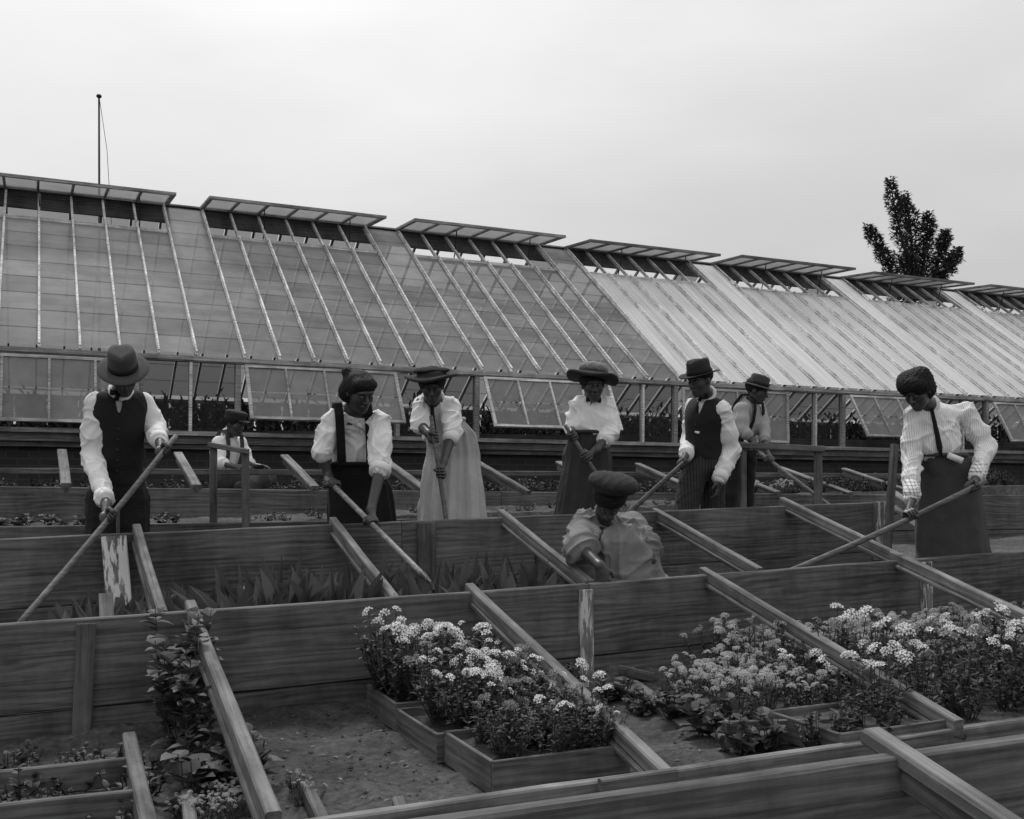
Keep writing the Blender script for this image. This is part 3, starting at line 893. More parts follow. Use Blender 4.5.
def head_prims(pr, c, fwd, up, s=1.0):
    m = frame(c, fwd, up); R3 = m.to_3x3()
    B = np.array([R3.col[0], R3.col[1], R3.col[2]], float)
    T = lambda x, y, z: A_(c) + (B[0]*x + B[1]*y + B[2]*z)*s
    E = lambda x, y, z, a, b_, c_, k: pr.append(('e', T(x, y, z), (a*s, b_*s, c_*s), B, k))
    E(0, -.012, .028, .074, .094, .088, .02)
    E(0, .030, -.035, .056, .056, .078, .03)
    E(0, .062, -.092, .022, .020, .018, .03)
    E(-.034, .052, -.022, .024, .026, .026, .02); E(.034, .052, -.022, .024, .026, .026, .02)
    E(0, .078, .028, .050, .014, .012, .015)
    for sg in (-1, 1):
        pr.append(('-e', T(sg*.030, .099, .006), (.019*s, .016*s, .012*s), B, .012))
    pr.append(('c', T(0, .088, .010), .0085*s, T(0, .108, -.026), .012*s, .008))
    E(-.013, .096, -.030, .010, .010, .008, .006); E(.013, .096, -.030, .010, .010, .008, .006)
    E(0, .088, -.052, .024, .012, .0075, .006); E(0, .086, -.064, .021, .012, .008, .006)
    for sg in (-1, 1):
        E(sg*.074, -.008, -.004, .009, .019, .030, .008)
    return T, B

def person(sp):
    """sp: pixel-and-depth joints, read as real 3-D points"""
    J = {k: A_(PC(*v)) for k, v in sp['j'].items()}
    zg = sp.get('ground', .15)
    s = sp.get('s', 1.0)
    look = A_(CV(*sp['look'])); hup = A_(CV(*sp['hup']))
    front = nv(A_(CV(*sp['front'])))
    base = Vector((J['pelvis'][0], J['pelvis'][1], zg))
    female = sp.get('female', False)
    R_ = nv(J['sb']-J['sa']); U_ = nv(J['neck']-J['pelvis'])
    B = basis(R_, U_)
    # ---- body
    pr = []
    chest = lerp(J['pelvis'], J['neck'], .66); belly = lerp(J['pelvis'], J['neck'], .34)
    wS = .5*np.linalg.norm(J['sb']-J['sa'])
    cw = max(.100, min(.14, wS*.78))
    pr.append(('e', J['pelvis'], (.145*s, .105*s, .12*s), B, .05))
    pr.append(('e', belly, (.105*s, .078*s, .15*s), B, .05))
    pr.append(('e', chest, ((cw-.012)*s, .084*s, .155*s), B, .05))
    pr.append(('c', J['sa'], .050*s, J['sb'], .050*s, .05))
    T, HB = head_prims(pr, J['head'], look, hup, sp.get('hs', .98))
    nb = J['neck']; nt_ = J['head'] - HB[2]*.06 - HB[1]*.02
    pr.append(('c', nb, .056*s, nt_, .050*s, .03))
    legs = sp.get('legs')
    if not legs:
        rr_ = A_(CV(1, 0, 0)); fo = A_(CV(sp['front'][0], sp['front'][1], 0)); fo = nv(fo); rr_ = nv(np.cross(fo, A_((0, 0, 1))))
        legs = []
        for sg in (-1, 1):
            hip = J['pelvis'] + rr_*sg*.085 - U_*.06
            an = A_((J['pelvis'][0], J['pelvis'][1], zg+.07)) + rr_*sg*.11 + fo*.05*sg
            kn = lerp(hip, an, .5) + fo*(.0 if female else .05)
            legs.append((hip, kn, an, fo))
    else:
        legs = [tuple(A_(PC(*q)) for q in L_) + (nv(A_(CV(sp['front'][0], sp['front'][1], 0))),) for L_ in legs]
    for hip, kn, an, fo in legs:
        pr.append(('c', hip, .085*s, kn, .055*s, .04)); pr.append(('c', kn, .055*s, an, .038*s, .02))
        pr.append(('c', an-A_((0, 0, .03)), .036, an+fo*.13-A_((0, 0, .045)), .026, .02))
    for q in ('a', 'b'):
        pr.append(('c', J['s'+q], .050*s, J['e'+q], .038*s, .03))
        pr.append(('c', J['e'+q], .039*s, J['w'+q], .026*s, .02))
        hd = sp['hands'][q]
        if hd[0] == 'grip':
            g_, ax_, r_ = hd[1], hd[2], hd[3]
            back = J['w'+q]-g_; bk = back - nv(ax_)*np.dot(back, nv(ax_))
            if np.linalg.norm(bk) < .01: bk = A_(CV(0, .3, 1))
            pc = fingers_grip(pr, g_, ax_, bk, hd[4], r_, .95)
            pr.append(('c', J['w'+q], .025*s, pc, .018, .02))
        else:
            fingers_open(pr, J['w'+q], A_(CV(*hd[1])), A_(CV(*hd[2])), hd[3], .95, hd[4] if len(hd) > 4 else .5)
            pr.append(('c', J['w'+q], .025*s, J['w'+q]+nv(A_(CV(*hd[1])))*.03, .020, .02))
    P_, F_ = sdf_mesh(pr, .0062)
    body = np_obj('person', P_, F_, M['skin'], None, base)
    tag(body, sp['label'], 'person')
    # eyes
    for sg in (-1, 1):
        m_ = bpy.data.meshes.new('eye'); bm = bmesh.new(); bmesh.ops.create_uvsphere(bm, u_segments=10, v_segments=8, radius=.0105); bm.to_mesh(m_); bm.free()
        m_.materials.append(M['eye']); o = bpy.data.objects.new('eye', m_); o.location = Vector(T(sg*.030, .0835, .005)); link(o, body)
    # ---- clothes
    top = sp['top']
    def torso(inf, bellyr=0.0, puff=0.0):
        t = []
        t.append(('e', chest, ((cw+.022+inf)*s, (.118+inf)*s, (.175+inf)*s), B, .05))
        t.append(('e', belly, ((.130+inf+bellyr)*s, (.104+inf+bellyr)*s, (.155+inf)*s), B, .05))
        t.append(('c', J['sa'], (.056+inf*.6)*s, J['sb'], (.056+inf*.6)*s, .04))
        t.append(('c', nb-U_*.04, .066+inf*.3, nb+U_*.012, .052+inf*.3, .03))
        if puff: t.append(('e', lerp(J['pelvis'], J['neck'], .44)+front*.06, (.135, .085, .105), B, .06))
        return t
    def sleeve(q, ra, re, rc, frac, hang=0.0):
        t = []
        sh, el, wrr = J['s'+q], J['e'+q], J['w'+q]
        mid = lerp(sh, el, .55)+A_((0, 0, -hang))
        t.append(('c', sh, ra, mid, (ra+re)/2+.004, .03)); t.append(('c', mid, (ra+re)/2+.004, el+A_((0, 0, -hang*.6)), re, .03))
        end = lerp(el, wrr, frac)
        if frac > 0: t.append(('c', el, re, end, rc, .02))
        return t, end
    tp = torso(-.016 if sp.get('vest') else 0.0, puff=top.get('puff', 0))
    ends = {}
    for q in ('a', 'b'):
        fr_ = top.get('frac'+q, top.get('frac', .9))
        sv, ends[q] = sleeve(q, top.get('ra', .070), top.get('re', .060), top.get('rc', .045), fr_, top.get('hang', 0))
        tp += sv
    P_, F_ = sdf_mesh(tp, .0068, wrinkle(top.get('wr', .006)*1.45, top.get('per', .105), sp['seed'], .7))
    np_obj(top['name'], P_, F_, top['mat'], body, base)
    # cuffs and collar
    for q in ('a', 'b'):
        el, wrr = J['e'+q], J['w'+q]; d = nv(wrr-el); e_ = ends[q]
        rc = top.get('rc', .045)
        c1 = MB(); pts = [Vector(e_ - d*.045*top.get('cuff', 1)), Vector(e_-d*.02), Vector(e_ + d*.018)]
        c1.tube(pts, [rc+.006, rc+.007, rc+.004], 14); c1.build('cuff', top.get('cuffmat', top['mat']), body, True)
    cb = MB(); up_ = nv(nt_-nb); ck = sp.get('collar', 1)
    fr0 = frame(nb+up_*.022, front, up_)
    ring = [fr0 @ Vector((math.cos(a)*.062*ck, math.sin(a)*.062*ck-.002-.03*(1-ck)*3, .005*math.sin(a))) for a in np.linspace(0, 2*math.pi, 19)]
    cb.tube(ring, .015*ck, 8); cb.build('collar', top.get('collarmat', top['mat']), body, True)
    # tie
    if sp.get('tie'):
        kind = sp['tie']
        # follow the shirt front
        p0 = nb + front*.068 + up_*.006
        if kind == 'bow':
            t = MB(); rr2 = nv(np.cross(front, U_))
            for sg in (-1, 1):
                t.tube([Vector(p0), Vector(p0+rr2*sg*.022+front*.008), Vector(p0+rr2*sg*.05+front*.004)], [.006, .014, .02], 8)
            t.tube([Vector(p0), Vector(p0+front*.01-U_*.045+rr2*.02)], [.008, .016], 8)
            t.build('bow_tie', M['black_cloth'], body, True)
        else:
            L_ = sp.get('tielen', .24)
            pts = []
            for i in range(7):
                tt = i/6; pts.append(p0 + front*(.034*math.sin(min(tt*2.2, 1.57))+sp.get('tieout', .02)*tt) - (U_*(1-sp.get('tiehang', .0)) + A_((0, 0, 1))*sp.get('tiehang', .0))*L_*tt)
            t = MB(); t.tube([Vector(q) for q in pts], [.013, .012, .013, .015, .017, .018, .006], 8)
            t.build('necktie', M['black_cloth'], body, True)
    # vest
    if sp.get('vest'):
        vp = [('e', chest-U_*.015, ((cw+.040)*s, .138*s, .175*s), B, .04), ('e', belly, (.152*s, .128*s, .165*s), B, .05),
              ('e', lerp(J['pelvis'], J['neck'], .12), (.155*s, .125*s, .09*s), B, .04),
              ('c', lerp(J['sa'], J['sb'], .16)+U_*.004, .076, lerp(J['sa'], J['sb'], .84)+U_*.004, .076, .05),
              ('c', lerp(J['sa'], J['sb'], .25)-U_*.06+front*.02, .10, lerp(J['sa'], J['sb'], .75)-U_*.06+front*.02, .10, .05)]
        rr2 = np.cross(front, U_)
        vb = basis(rr2, U_)
        vp.append(('-e', nb - U_*.01 + front*.13, (.026, .11, .13), vb, .006))
        vp.append(('-e', nb + U_*.045, (.060, .072, .062), vb, .01))
        P_, F_ = sdf_mesh(vp, .007, wrinkle(.003, .12, sp['seed']+5))
        vo = np_obj('vest', P_, F_, M['dark_vest'], body, base)
        bt = MB()
        for i in range(5):
            c_ = nb - U_*(.215+.062*i) + front*(.147-.002*i)
            bt.tube([Vector(c_), Vector(c_+front*.006)], [.008, .006], 8)
        bt.build('buttons', M['leather'], vo, True)
        if sp['vest'] == 'label':
            t = MB(); c_ = Vector(nb - U_*.27 + front*.137 - rr2*.03)
            t.tube([c_, c_+Vector(rr2)*.035], .010, 6); t.build('pocket_handkerchief', M['white_shirt'], vo, True)
    # straps over the shoulders
    if sp.get('straps'):
        w_, mt = sp['straps']
        rr2 = nv(np.cross(front, U_))
        for sg in (-1, 1):
            V_ = []; Fq = []
            prof = [(.125, -.34), (.150, -.22), (.145, -.10), (.112, .005), (.045, .066), (-.045, .066), (-.115, -.03), (-.138, -.18), (-.12, -.34)]
            if top.get('puff'): prof = [(.155, -.36), (.172, -.26), (.150, -.12), (.115, -.005), (.045, .064), (-.045, .064), (-.115, -.03), (-.138, -.18), (-.12, -.34)]
            n_ = 0
            fine = []; ss_ = 1.0 if s == 1 else .80
            for i in range(len(prof)-1):
                for k in range(4): fine.append((prof[i][0]+(prof[i+1][0]-prof[i][0])*k/4, prof[i][1]+(prof[i+1][1]-prof[i][1])*k/4))
            fine.append(prof[-1])
            off = sp.get('strapx', .095)
            for i, (f_, h_) in enumerate(fine):
                f_ *= ss_; h_ *= ss_
                c_ = nb + rr2*sg*off + front*f_ + U_*h_
                j = min(i+1, len(fine)-1); k_ = max(i-1, 0)
                tn = nv(front*(fine[j][0]-fine[k_][0]) + U_*(fine[j][1]-fine[k_][1])); no = np.cross(rr2, tn)
                for (a, b_) in ((-1, 1), (1, 1), (1, -1), (-1, -1)):
                    V_.append(tuple(c_ + rr2*a*w_/2 + no*b_*.006))
            for i in range(len(fine)-1):
                for k in range(4):
                    a = i*4+k; b_ = i*4+(k+1) % 4; Fq.append((a, b_, b_+4, a+4))
            Fq.append((0, 1, 2, 3)); n_ = (len(fine)-1)*4; Fq.append((n_+3, n_+2, n_+1, n_))
            mesh('strap', V_, Fq, mt, body, smooth=False)
    # skirt
    if sp.get('skirt'):
        sk = sp['skirt']
        rings = []
        fo = nv(A_(CV(sp['front'][0], sp['front'][1], 0))); rt = np.cross(fo, A_((0, 0, 1)))
        key = [(A_(PC(*k_[0])), k_[1], k_[2]) for k_ in sk['keys']]
        rg_ = np.random.default_rng(sp['seed']); nf = sk.get('folds', 13); ph = rg_.uniform(0, 6.28, 4)
        N = 56; seg = 96
        cum = [0]
        for i in range(1, len(key)): cum.append(cum[-1]+np.linalg.norm(key[i][0]-key[i-1][0]))
        V_ = []; Fq = []
        for i in range(N):
            t = cum[-1]*i/(N-1); k_ = max(j for j in range(len(key)) if cum[j] <= t+1e-9); k_ = min(k_, len(key)-2)
            u_ = (t-cum[k_])/(cum[k_+1]-cum[k_]); u2 = u_*u_*(3-2*u_)*.5+u_*.5
            c_ = lerp(key[k_][0], key[k_+1][0], u_); rx = key[k_][1]+(key[k_+1][1]-key[k_][1])*u2; ry = key[k_][2]+(key[k_+1][2]-key[k_][2])*u2
            T_ = t/cum[-1]; am = sk.get('amp', .05)*(.15+T_)
            for k in range(seg):
                a = 2*math.pi*k/seg
                q1 = nf//1*a*.5*2+ph[0]+1.8*math.sin(2*a+ph[1])+T_*.8+.35*noise.noise(Vector((math.cos(a)*2, math.sin(a)*2, T_*4)))*3
                rip = am*(1.5*((1-abs(math.sin(q1*.5)))**1.6-.3) + .5*math.sin((nf*.5+1.5)//1*a+ph[2]-T_*1.3)) + .03*noise.noise(Vector((math.cos(a)*4, math.sin(a)*4, T_*9+ph[3])))
                V_.append(tuple(c_ + rt*math.cos(a)*rx*(1+rip) + fo*math.sin(a)*ry*(1+rip)))
        for i in range(N-1):
            for k in range(seg):
                a = i*seg+k; b_ = i*seg+(k+1) % seg; Fq.append((a+seg, b_+seg, b_, a))
        Fq.append(tuple(range(seg))); Fq.append(tuple((N-1)*seg+k for k in range(seg))[::-1])
        mesh('skirt', V_, Fq, sk['mat'], body, smooth=True)
        w0 = key[0]
        wb = MB(); pts = [Vector(w0[0] + rt*math.cos(a)*(w0[1]+.004) + fo*math.sin(a)*(w0[2]+.004)) for a in np.linspace(0, 2*math.pi, 33)]
        wb.tube(pts, .014, 6); wb.build('waistband', sk['mat'], body, True)
    elif sp.get('drape'):
        dp = [('c', A_(PC(*a)), ra, A_(PC(*c)), rb_, .06) for a, ra, c, rb_ in sp['drape']]
        P_, F_ = sdf_mesh(dp, .009, wrinkle(.026, .13, sp['seed']+2, .25))
        np_obj('skirt', P_, F_, sp['drapemat'], body, base)
    else:
        tr = [('e', J['pelvis'], (.160*s, .125*s, .13*s), B, .04)]
        tr.append(('e', lerp(J['pelvis'], J['neck'], .15), (.146*s, .115*s, .10*s), B, .04))
        for hip, kn, an, fo in legs:
            tr.append(('c', hip, .103*s, kn, .082*s, .03)); tr.append(('c', kn, .082*s, an+A_((0, 0, .0)), .078*s, .03))
        P_, F_ = sdf_mesh(tr, .009, wrinkle(.007, .13, sp['seed']+2, .5))
        np_obj('trousers', P_, F_, sp['trousers'], body, base)
    for hip, kn, an, fo in legs:
        f3 = frame(an+fo*.055-A_((0, 0, .04)), fo, (0, 0, 1)); R3 = f3.to_3x3(); Bs = np.array([R3.col[0], R3.col[1], R3.col[2]], float)
        P_, F_ = sdf_mesh([('e', A_(f3.translation), (.047, .135, .038), Bs, .02), ('c', an, .05, an+A_((0,0,.06)), .052, .03)], .01)
        np_obj('shoe', P_, F_, M['leather'], body, base)
    # hair
    hp = []
    for (x, y, z, a, b_, c_) in sp.get('hair', [(0, -.02, .045, .083, .098, .085)]):
        hp.append(('e', T(x, y, z), (a, b_, c_), HB, .02))
    for (x, y, z, a, b_, c_) in sp.get('haircut', [(0, .105, -.03, .07, .06, .075)]):
        hp.append(('-e', T(x, y, z), (a, b_, c_), HB, .01))
    if hp:
        P_, F_ = sdf_mesh(hp, .007, wrinkle(sp.get('hairwr', .004), .014, sp['seed']+9)); np_obj('hair', P_, F_, M['hair'], body, base)
    # hat
    ht = sp.get('hat')
    if ht:
        c_ = T(*ht.get('at', (0, -.008, .075)))
        up2 = A_(CV(*ht['up'])) if 'up' in ht else hup
        fr3 = frame(c_, look, up2)
        def warp(p, a, r):
            p = p.copy()
            if r > ht.get('r0', .085)*1.15:
                k = (r-ht.get('r0', .085))
                p.z += ht.get('curl', 0)*k*abs(math.cos(a))**1.5 + ht.get('wav', 0)*k*math.sin(3*a+1) - ht.get('droop', 0)*k
            elif p.z > ht.get('H', .11)*.75:
                k = (p.z-ht.get('H', .11)*.75)/(ht.get('H', .11)*.25)
                p.z -= ht.get('crease', 0)*k*math.exp(-(p.x/.028)**2)
                fp = max(0, p.y)/.09
                p.x *= 1-ht.get('pinch', 0)*k*fp
            p.x *= ht.get('sx', .9)
            return p
        kw = M[ht['mat']] if isinstance(ht['mat'], str) else ht['mat']
        ho = lathe('hat', ht['prof'], fr3, kw, body, 44, warp)
        if ht.get('band'):
            r0 = ht.get('r0', .085)
            def warp2(p, a, r):
                p = p.copy(); p.x *= ht.get('sx', .9); return p
            lathe('hat_band', [(r0-.006, .006), (r0+.0035, .006), (r0+.0025, .006+ht['band']), (r0-.008, .006+ht['band'])], fr3, M['band'], ho, 44, warp2)
        for ex in ht.get('extra', []):
            P_, F_ = sdf_mesh([('e', A_(fr3 @ Vector(q[0])), q[1], np.array([fr3.to_3x3().col[i] for i in range(3)], float), .015) for q in ex[1]], .007, wrinkle(.004, .03, 3))
            np_obj(ex[0], P_, F_, ex[2], ho)
    return body, J
def hatprof(r0, H, rb, th=.006, drop=0.0, top=.8):
    return [(rb, -.004+drop), (rb+.003, .0+drop), (rb, .004+drop), ((rb+r0)/2, .005+drop*.3), (r0+.004, .006), (r0, .014), (r0*.97, H*.45), (r0*.95, H*.78), (r0*top+.004, H*.96), (r0*.55, H), (r0*.12, H*.99)]

def hoe(label, p, q, end_dir=None, name='garden_hoe', rad=.016, blade=True, bend=.0, cat='hoe', mat=None, ferr=None, up_frac=None):
    """p top end of the handle, q blade end"""
    p = Vector(p); q = Vector(q); d = (q-p).normalized(); L_ = (q-p).length
    t = empty(name, q, label, cat)
    side = d.cross(Vector((0, 0, 1))).normalized(); dn = side.cross(d)
    if dn.z > 0: dn = -dn
    b = MB(); n = 12
    f1 = ferr or 0
    pts = [p + d*L_*i/n + Vector((0, 0, -1))*bend*math.sin(math.pi*i/n) for i in range(n+1)]
    b.tube(pts, [rad*.9]+[rad]*(n-1)+[rad*.85], 10)
    b.build('handle', mat or M['handle_wood'], t, True)
    if ferr:
        b = MB(); b.tube([q-d*ferr, q-d*.005], [rad+.002, rad+.0015], 10); b.build('ferrule', M['ferrule'], t, True)
    if blade:
        b = MB()
        b.tube([q-d*.06, q+d*.03, q+d*.07+dn*.02, q+d*.075+dn*.06], [rad+.003, .010, .008, .008], 8)
        c = q+d*.075+dn*.05
        V0 = [c+side*s_*.075+dn*z_+d*y_ for y_ in (-.002, .003) for (s_, z_) in ((-1, 0), (1, 0), (1.15, .10), (-1.15, .10))]
        n0 = len(b.v); b.v += [tuple(x) for x in V0]
        for f_ in ((0,1,2,3), (7,6,5,4), (0,4,5,1), (1,5,6,2), (2,6,7,3), (3,7,4,0)): b.f.append(tuple(n0+i for i in f_)); b.m.append(0)
        b.build('blade', M['iron'], t)
    return t
def at_u(p, q, u=None, v=None):
    """point on the 3-D segment p-q that lies under image column u (or row v)"""
    p = Vector(p); q = Vector(q); best = None
    for i in range(-200, 1201):
        x = p+(q-p)*i/1000
        Z = x.x*SP+x.y*CP; X = x.x*CP-x.y*SP
        uu = 512+F*X/Z; vv = HV-(x.z-CAMZ)*F/Z
        e = abs(uu-u) if u is not None else abs(vv-v)
        if best is None or e < best[0]: best = (e, x, Z)
    return A_(best[1]), best[2]
# ------------------------------------------------------------------ people and their tools
# 1 man at the left
hp, hq = PC(176, 436, 6.0), PC(22, 620, 4.75); hq = hp+(hq-hp)*1.06
hoe('long hoe held by the man in the grey fedora at the left', hp, hq, bend=.015)
ax = A_(hq-hp); gA, zA = at_u(hp, hq, u=109); gB, zB = at_u(hp, hq, u=164)
person(dict(label='man in dark vest, white shirt and grey fedora leaning on a hoe at the left', seed=1, look=(.28, -.68, -.68), hup=(.12, -.62, .78), front=(.30, -.95, 0), ground=.25,
    j=dict(head=(124, 375, 6.12), neck=(120, 394, 6.25), pelvis=(118, 490, 6.35), sa=(96, 405, 6.2), sb=(143, 403, 6.35), ea=(93, 458, 6.2), wa=(106, 504, 5.75), eb=(155, 428, 6.35), wb=(160, 442, 6.13)),
    hands=dict(a=('grip', gA, ax, .016, 1), b=('grip', gB, ax, .016, 1)),
    top=dict(name='shirt', mat=M['white_shirt'], ra=.068, re=.062, rc=.046, frac=.90, wr=.010, hang=.01), vest=True, tie='bow',
    trousers=M['black_trousers'],
    hat=dict(mat='hat_grey', prof=hatprof(.095, .125, .165), r0=.095, H=.125, crease=.014, pinch=.12, band=.030, sx=.86, curl=.10, droop=.10, at=(0, -.005, .045))))
# 2 woman bending with a long hoe
hp, hq = PC(326, 478, 6.35), PC(428, 580, 5.3); hq = hp+(hq-hp)*1.0
hoe('pale handled hoe reaching over the board, held by the woman in the embroidered blouse', hp, hq, mat=M['handle_light'], name='garden_hoe')
ax = A_(hq-hp); gA, zA = at_u(hp, hq, u=333); gB, zB = at_u(hp, hq, u=370)
person(dict(label='woman in white embroidered blouse and black pinafore skirt bending over a long hoe', female=True, seed=2, look=(.50, -.62, -.60), hup=(.22, -.42, .87), front=(.25, -.95, -.15), ground=.25, hs=1.02,
    j=dict(head=(360, 392, 6.3), neck=(352, 412, 6.48), pelvis=(354, 484, 6.7), sa=(333, 420, 6.45), sb=(379, 421, 6.45), ea=(322, 450, 6.4), wa=(328, 476, 6.42), eb=(381, 466, 6.3), wb=(371, 510, 6.1)),
    hands=dict(a=('grip', gA, ax, .016, 1), b=('grip', gB, ax, .016, 1)),
    top=dict(name='blouse', mat=M['lace_blouse'], ra=.066, re=.060, rc=.060, frac=.12, wr=.010, hang=.01, puff=1, cuff=.6), straps=(.052, M['black_cloth']), strapx=.088,
    skirt=dict(mat=M['black_cloth'], folds=12, amp=.10, keys=[((353, 464, 6.58), .155, .13), ((360, 488, 6.68), .20, .18), ((363, 525, 6.7), .215, .21), ((363, 612, 6.65), .31, .30)]),
    hair=[(0, -.03, .035, .094, .110, .088), (0, .042, .066, .078, .050, .044), (.02, -.06, -.02, .086, .070, .080), (.050, -.10, .085, .034, .034, .032)], haircut=[(0, .125, -.035, .062, .062, .080)]))
# embroidery
# 3 woman in pale skirt
hp, hq = PC(431, 416, 6.62), PC(461, 621, 6.3)
hoe('thin hoe held upright by the woman in the pale skirt', hp, hq, rad=.014, name='garden_hoe')
ax = A_(hq-hp); gA, zA = at_u(hp, hq, v=437); gB, zB = at_u(hp, hq, v=473)
person(dict(label='woman in flat wide dark hat, white blouse with black tie and pale skirt, hoeing', female=True, seed=3, look=(.05, -.86, -.45), hup=(.0, -.42, .90), front=(-.10, -.92, -.30), ground=.25, hs=.95,
    j=dict(head=(432, 386, 6.75), neck=(434, 401, 6.90), pelvis=(453, 452, 7.25), sa=(423, 405, 6.88), sb=(450, 406, 6.92), ea=(420, 425, 6.8), wa=(429, 434, 6.68), eb=(453, 430, 6.8), wb=(443, 462, 6.62)),
    hands=dict(a=('grip', gA, ax, .014, 1), b=('grip', gB, ax, .014, 1)),
    top=dict(name='blouse', mat=M['blouse'], ra=.060, re=.058, rc=.046, frac=.30, fraca=.1, wr=.011, hang=.01, puff=1), tie='tie', tielen=.24, tieout=.05, tiehang=.5,
    skirt=dict(mat=M['light_skirt'], folds=16, amp=.22, keys=[((447, 419, 7.02), .11, .12), ((452, 436, 7.15), .165, .18), ((454, 455, 7.2), .175, .20), ((452, 520, 7.12), .215, .22), ((450, 605, 7.0), .30, .30)]),
    hair=[(0, -.02, .040, .092, .105, .085)],
    hat=dict(mat='hat_dark', prof=[(.172, -.008), (.176, .0), (.172, .008), (.12, .010), (.098, .011), (.094, .02), (.090, .030), (.085, .038), (.06, .042), (.012, .042)], r0=.095, H=.055, sx=1.0, wav=.10, curl=.10, up=(-.07, -.22, 1), at=(0, .0, .066),
        extra=[('hat_trim', [((.03, .02, .045), (.085, .07, .020)), ((-.05, 0, .035), (.07, .06, .020))], M['band'])])))
# 4 woman in wide straw hat
hp, hq = PC(565, 425, 7.05), PC(672, 590, 7.0)
hoe('hoe held low by the woman in the wide straw hat', hp, hq, rad=.014, name='garden_hoe')
ax = A_(hq-hp); gA, zA = at_u(hp, hq, v=436); gB, zB = at_u(hp, hq, v=457)
person(dict(label='woman in wide straw hat, white blouse with dark bow and charcoal skirt', female=True, seed=4, look=(.10, -.93, -.30), hup=(-.03, -.20, .97), front=(.05, -1, 0), ground=.25, hs=.97,
    j=dict(head=(593, 385, 7.22), neck=(592, 401, 7.3), pelvis=(587, 449, 7.38), sa=(578, 406, 7.3), sb=(606, 406, 7.3), ea=(573, 427, 7.35), wa=(571, 432, 7.18), eb=(611, 432, 7.22), wb=(596, 450, 7.08)),
    hands=dict(a=('grip', gA, ax, .014, 1), b=('grip', gB, ax, .014, 1)),
    top=dict(name='blouse', mat=M['blouse'], ra=.060, re=.060, rc=.050, frac=.45, wr=.011, hang=.015, puff=1), tie='bow',
    skirt=dict(mat=M['skirt_dark'], folds=12, amp=.14, keys=[((587, 432, 7.3), .125, .105), ((588, 458, 7.36), .16, .16), ((582, 510, 7.38), .185, .19), ((580, 592, 7.3), .27, .27)]),
    hair=[(0, -.02, .040, .092, .105, .085)],
    hat=dict(mat='hat_dark', prof=[(.176, -.010), (.182, .0), (.176, .010), (.12, .014), (.098, .014), (.092, .03), (.085, .05), (.05, .058), (.012, .058)], r0=.092, H=.085, sx=1.0, wav=.16, droop=.16, up=(.14, .10, 1), at=(0, -.005, .066), extra=[('hat_crown', [((0, 0, .045), (.100, .100, .052))], M['straw_light'])])))
# 5 crouching woman
person(dict(label='woman in grey dress and dark tam crouching in the frame to weed with her hand', female=True, seed=5, collar=.8, look=(-.10, -.42, -.90), hup=(.10, -.86, .50), front=(-.05, -.95, -.30), ground=.22, hs=1.0,
    j=dict(head=(609, 499, 5.82), neck=(604, 516, 6.02), pelvis=(600, 572, 6.38), sa=(584, 524, 6.02), sb=(630, 525, 6.05), ea=(580, 547, 5.68), wa=(600, 566, 5.50), eb=(645, 548, 5.9), wb=(636, 574, 5.95)),
    hands=dict(a=('open', (.25, -.25, -.9), (.2, .9, -.2), 1, .45), b=('open', (-.15, -.3, -.9), (-.2, .9, 0), -1, .4)),
    legs=[((590, 575, 6.3), (590, 568, 6.0), (588, 606, 6.15)), ((612, 572, 6.3), (622, 552, 5.92), (622, 606, 5.92))],
    top=dict(name='dress_bodice', mat=M['dress'], ra=.078, re=.086, rc=.055, frac=.05, wr=.020, hang=.012, per=.09, puff=1, cuff=.5),
    drape=[((603, 560, 6.3), .17, (624, 550, 5.86), .135), ((624, 550, 5.86), .135, (624, 592, 5.85), .17), ((603, 560, 6.3), .18, (586, 570, 5.9), .12), ((586, 570, 5.9), .12, (584, 600, 6.0), .15), ((624, 592, 5.85), .14, (584, 600, 6.0), .14), ((600, 565, 6.35), .19, (600, 598, 6.4), .20), ((640, 556, 6.1), .10, (648, 592, 6.1), .15), ((578, 560, 6.05), .09, (566, 592, 6.05), .14)], drapemat=M['dress'],
    hair=[(0, -.02, .040, .096, .108, .09), (0, -.06, -.02, .075, .06, .06)], haircut=[(0, .125, -.035, .062, .062, .080)],
    hat=dict(mat='hat_dark', prof=[(.070, -.012), (.095, -.004), (.110, .010), (.112, .030), (.10, .045), (.07, .055), (.035, .056), (.012, .056)], r0=.3, H=.3, sx=1.0, up=(.10, -.30, .95), at=(0, -.015, .078),
        extra=[('hat_puff', [((-.01, 0, .040), (.130, .120, .052)), ((.05, -.01, .045), (.085, .09, .048)), ((-.06, .02, .03), (.08, .08, .042))], M['hat_dark'])])))
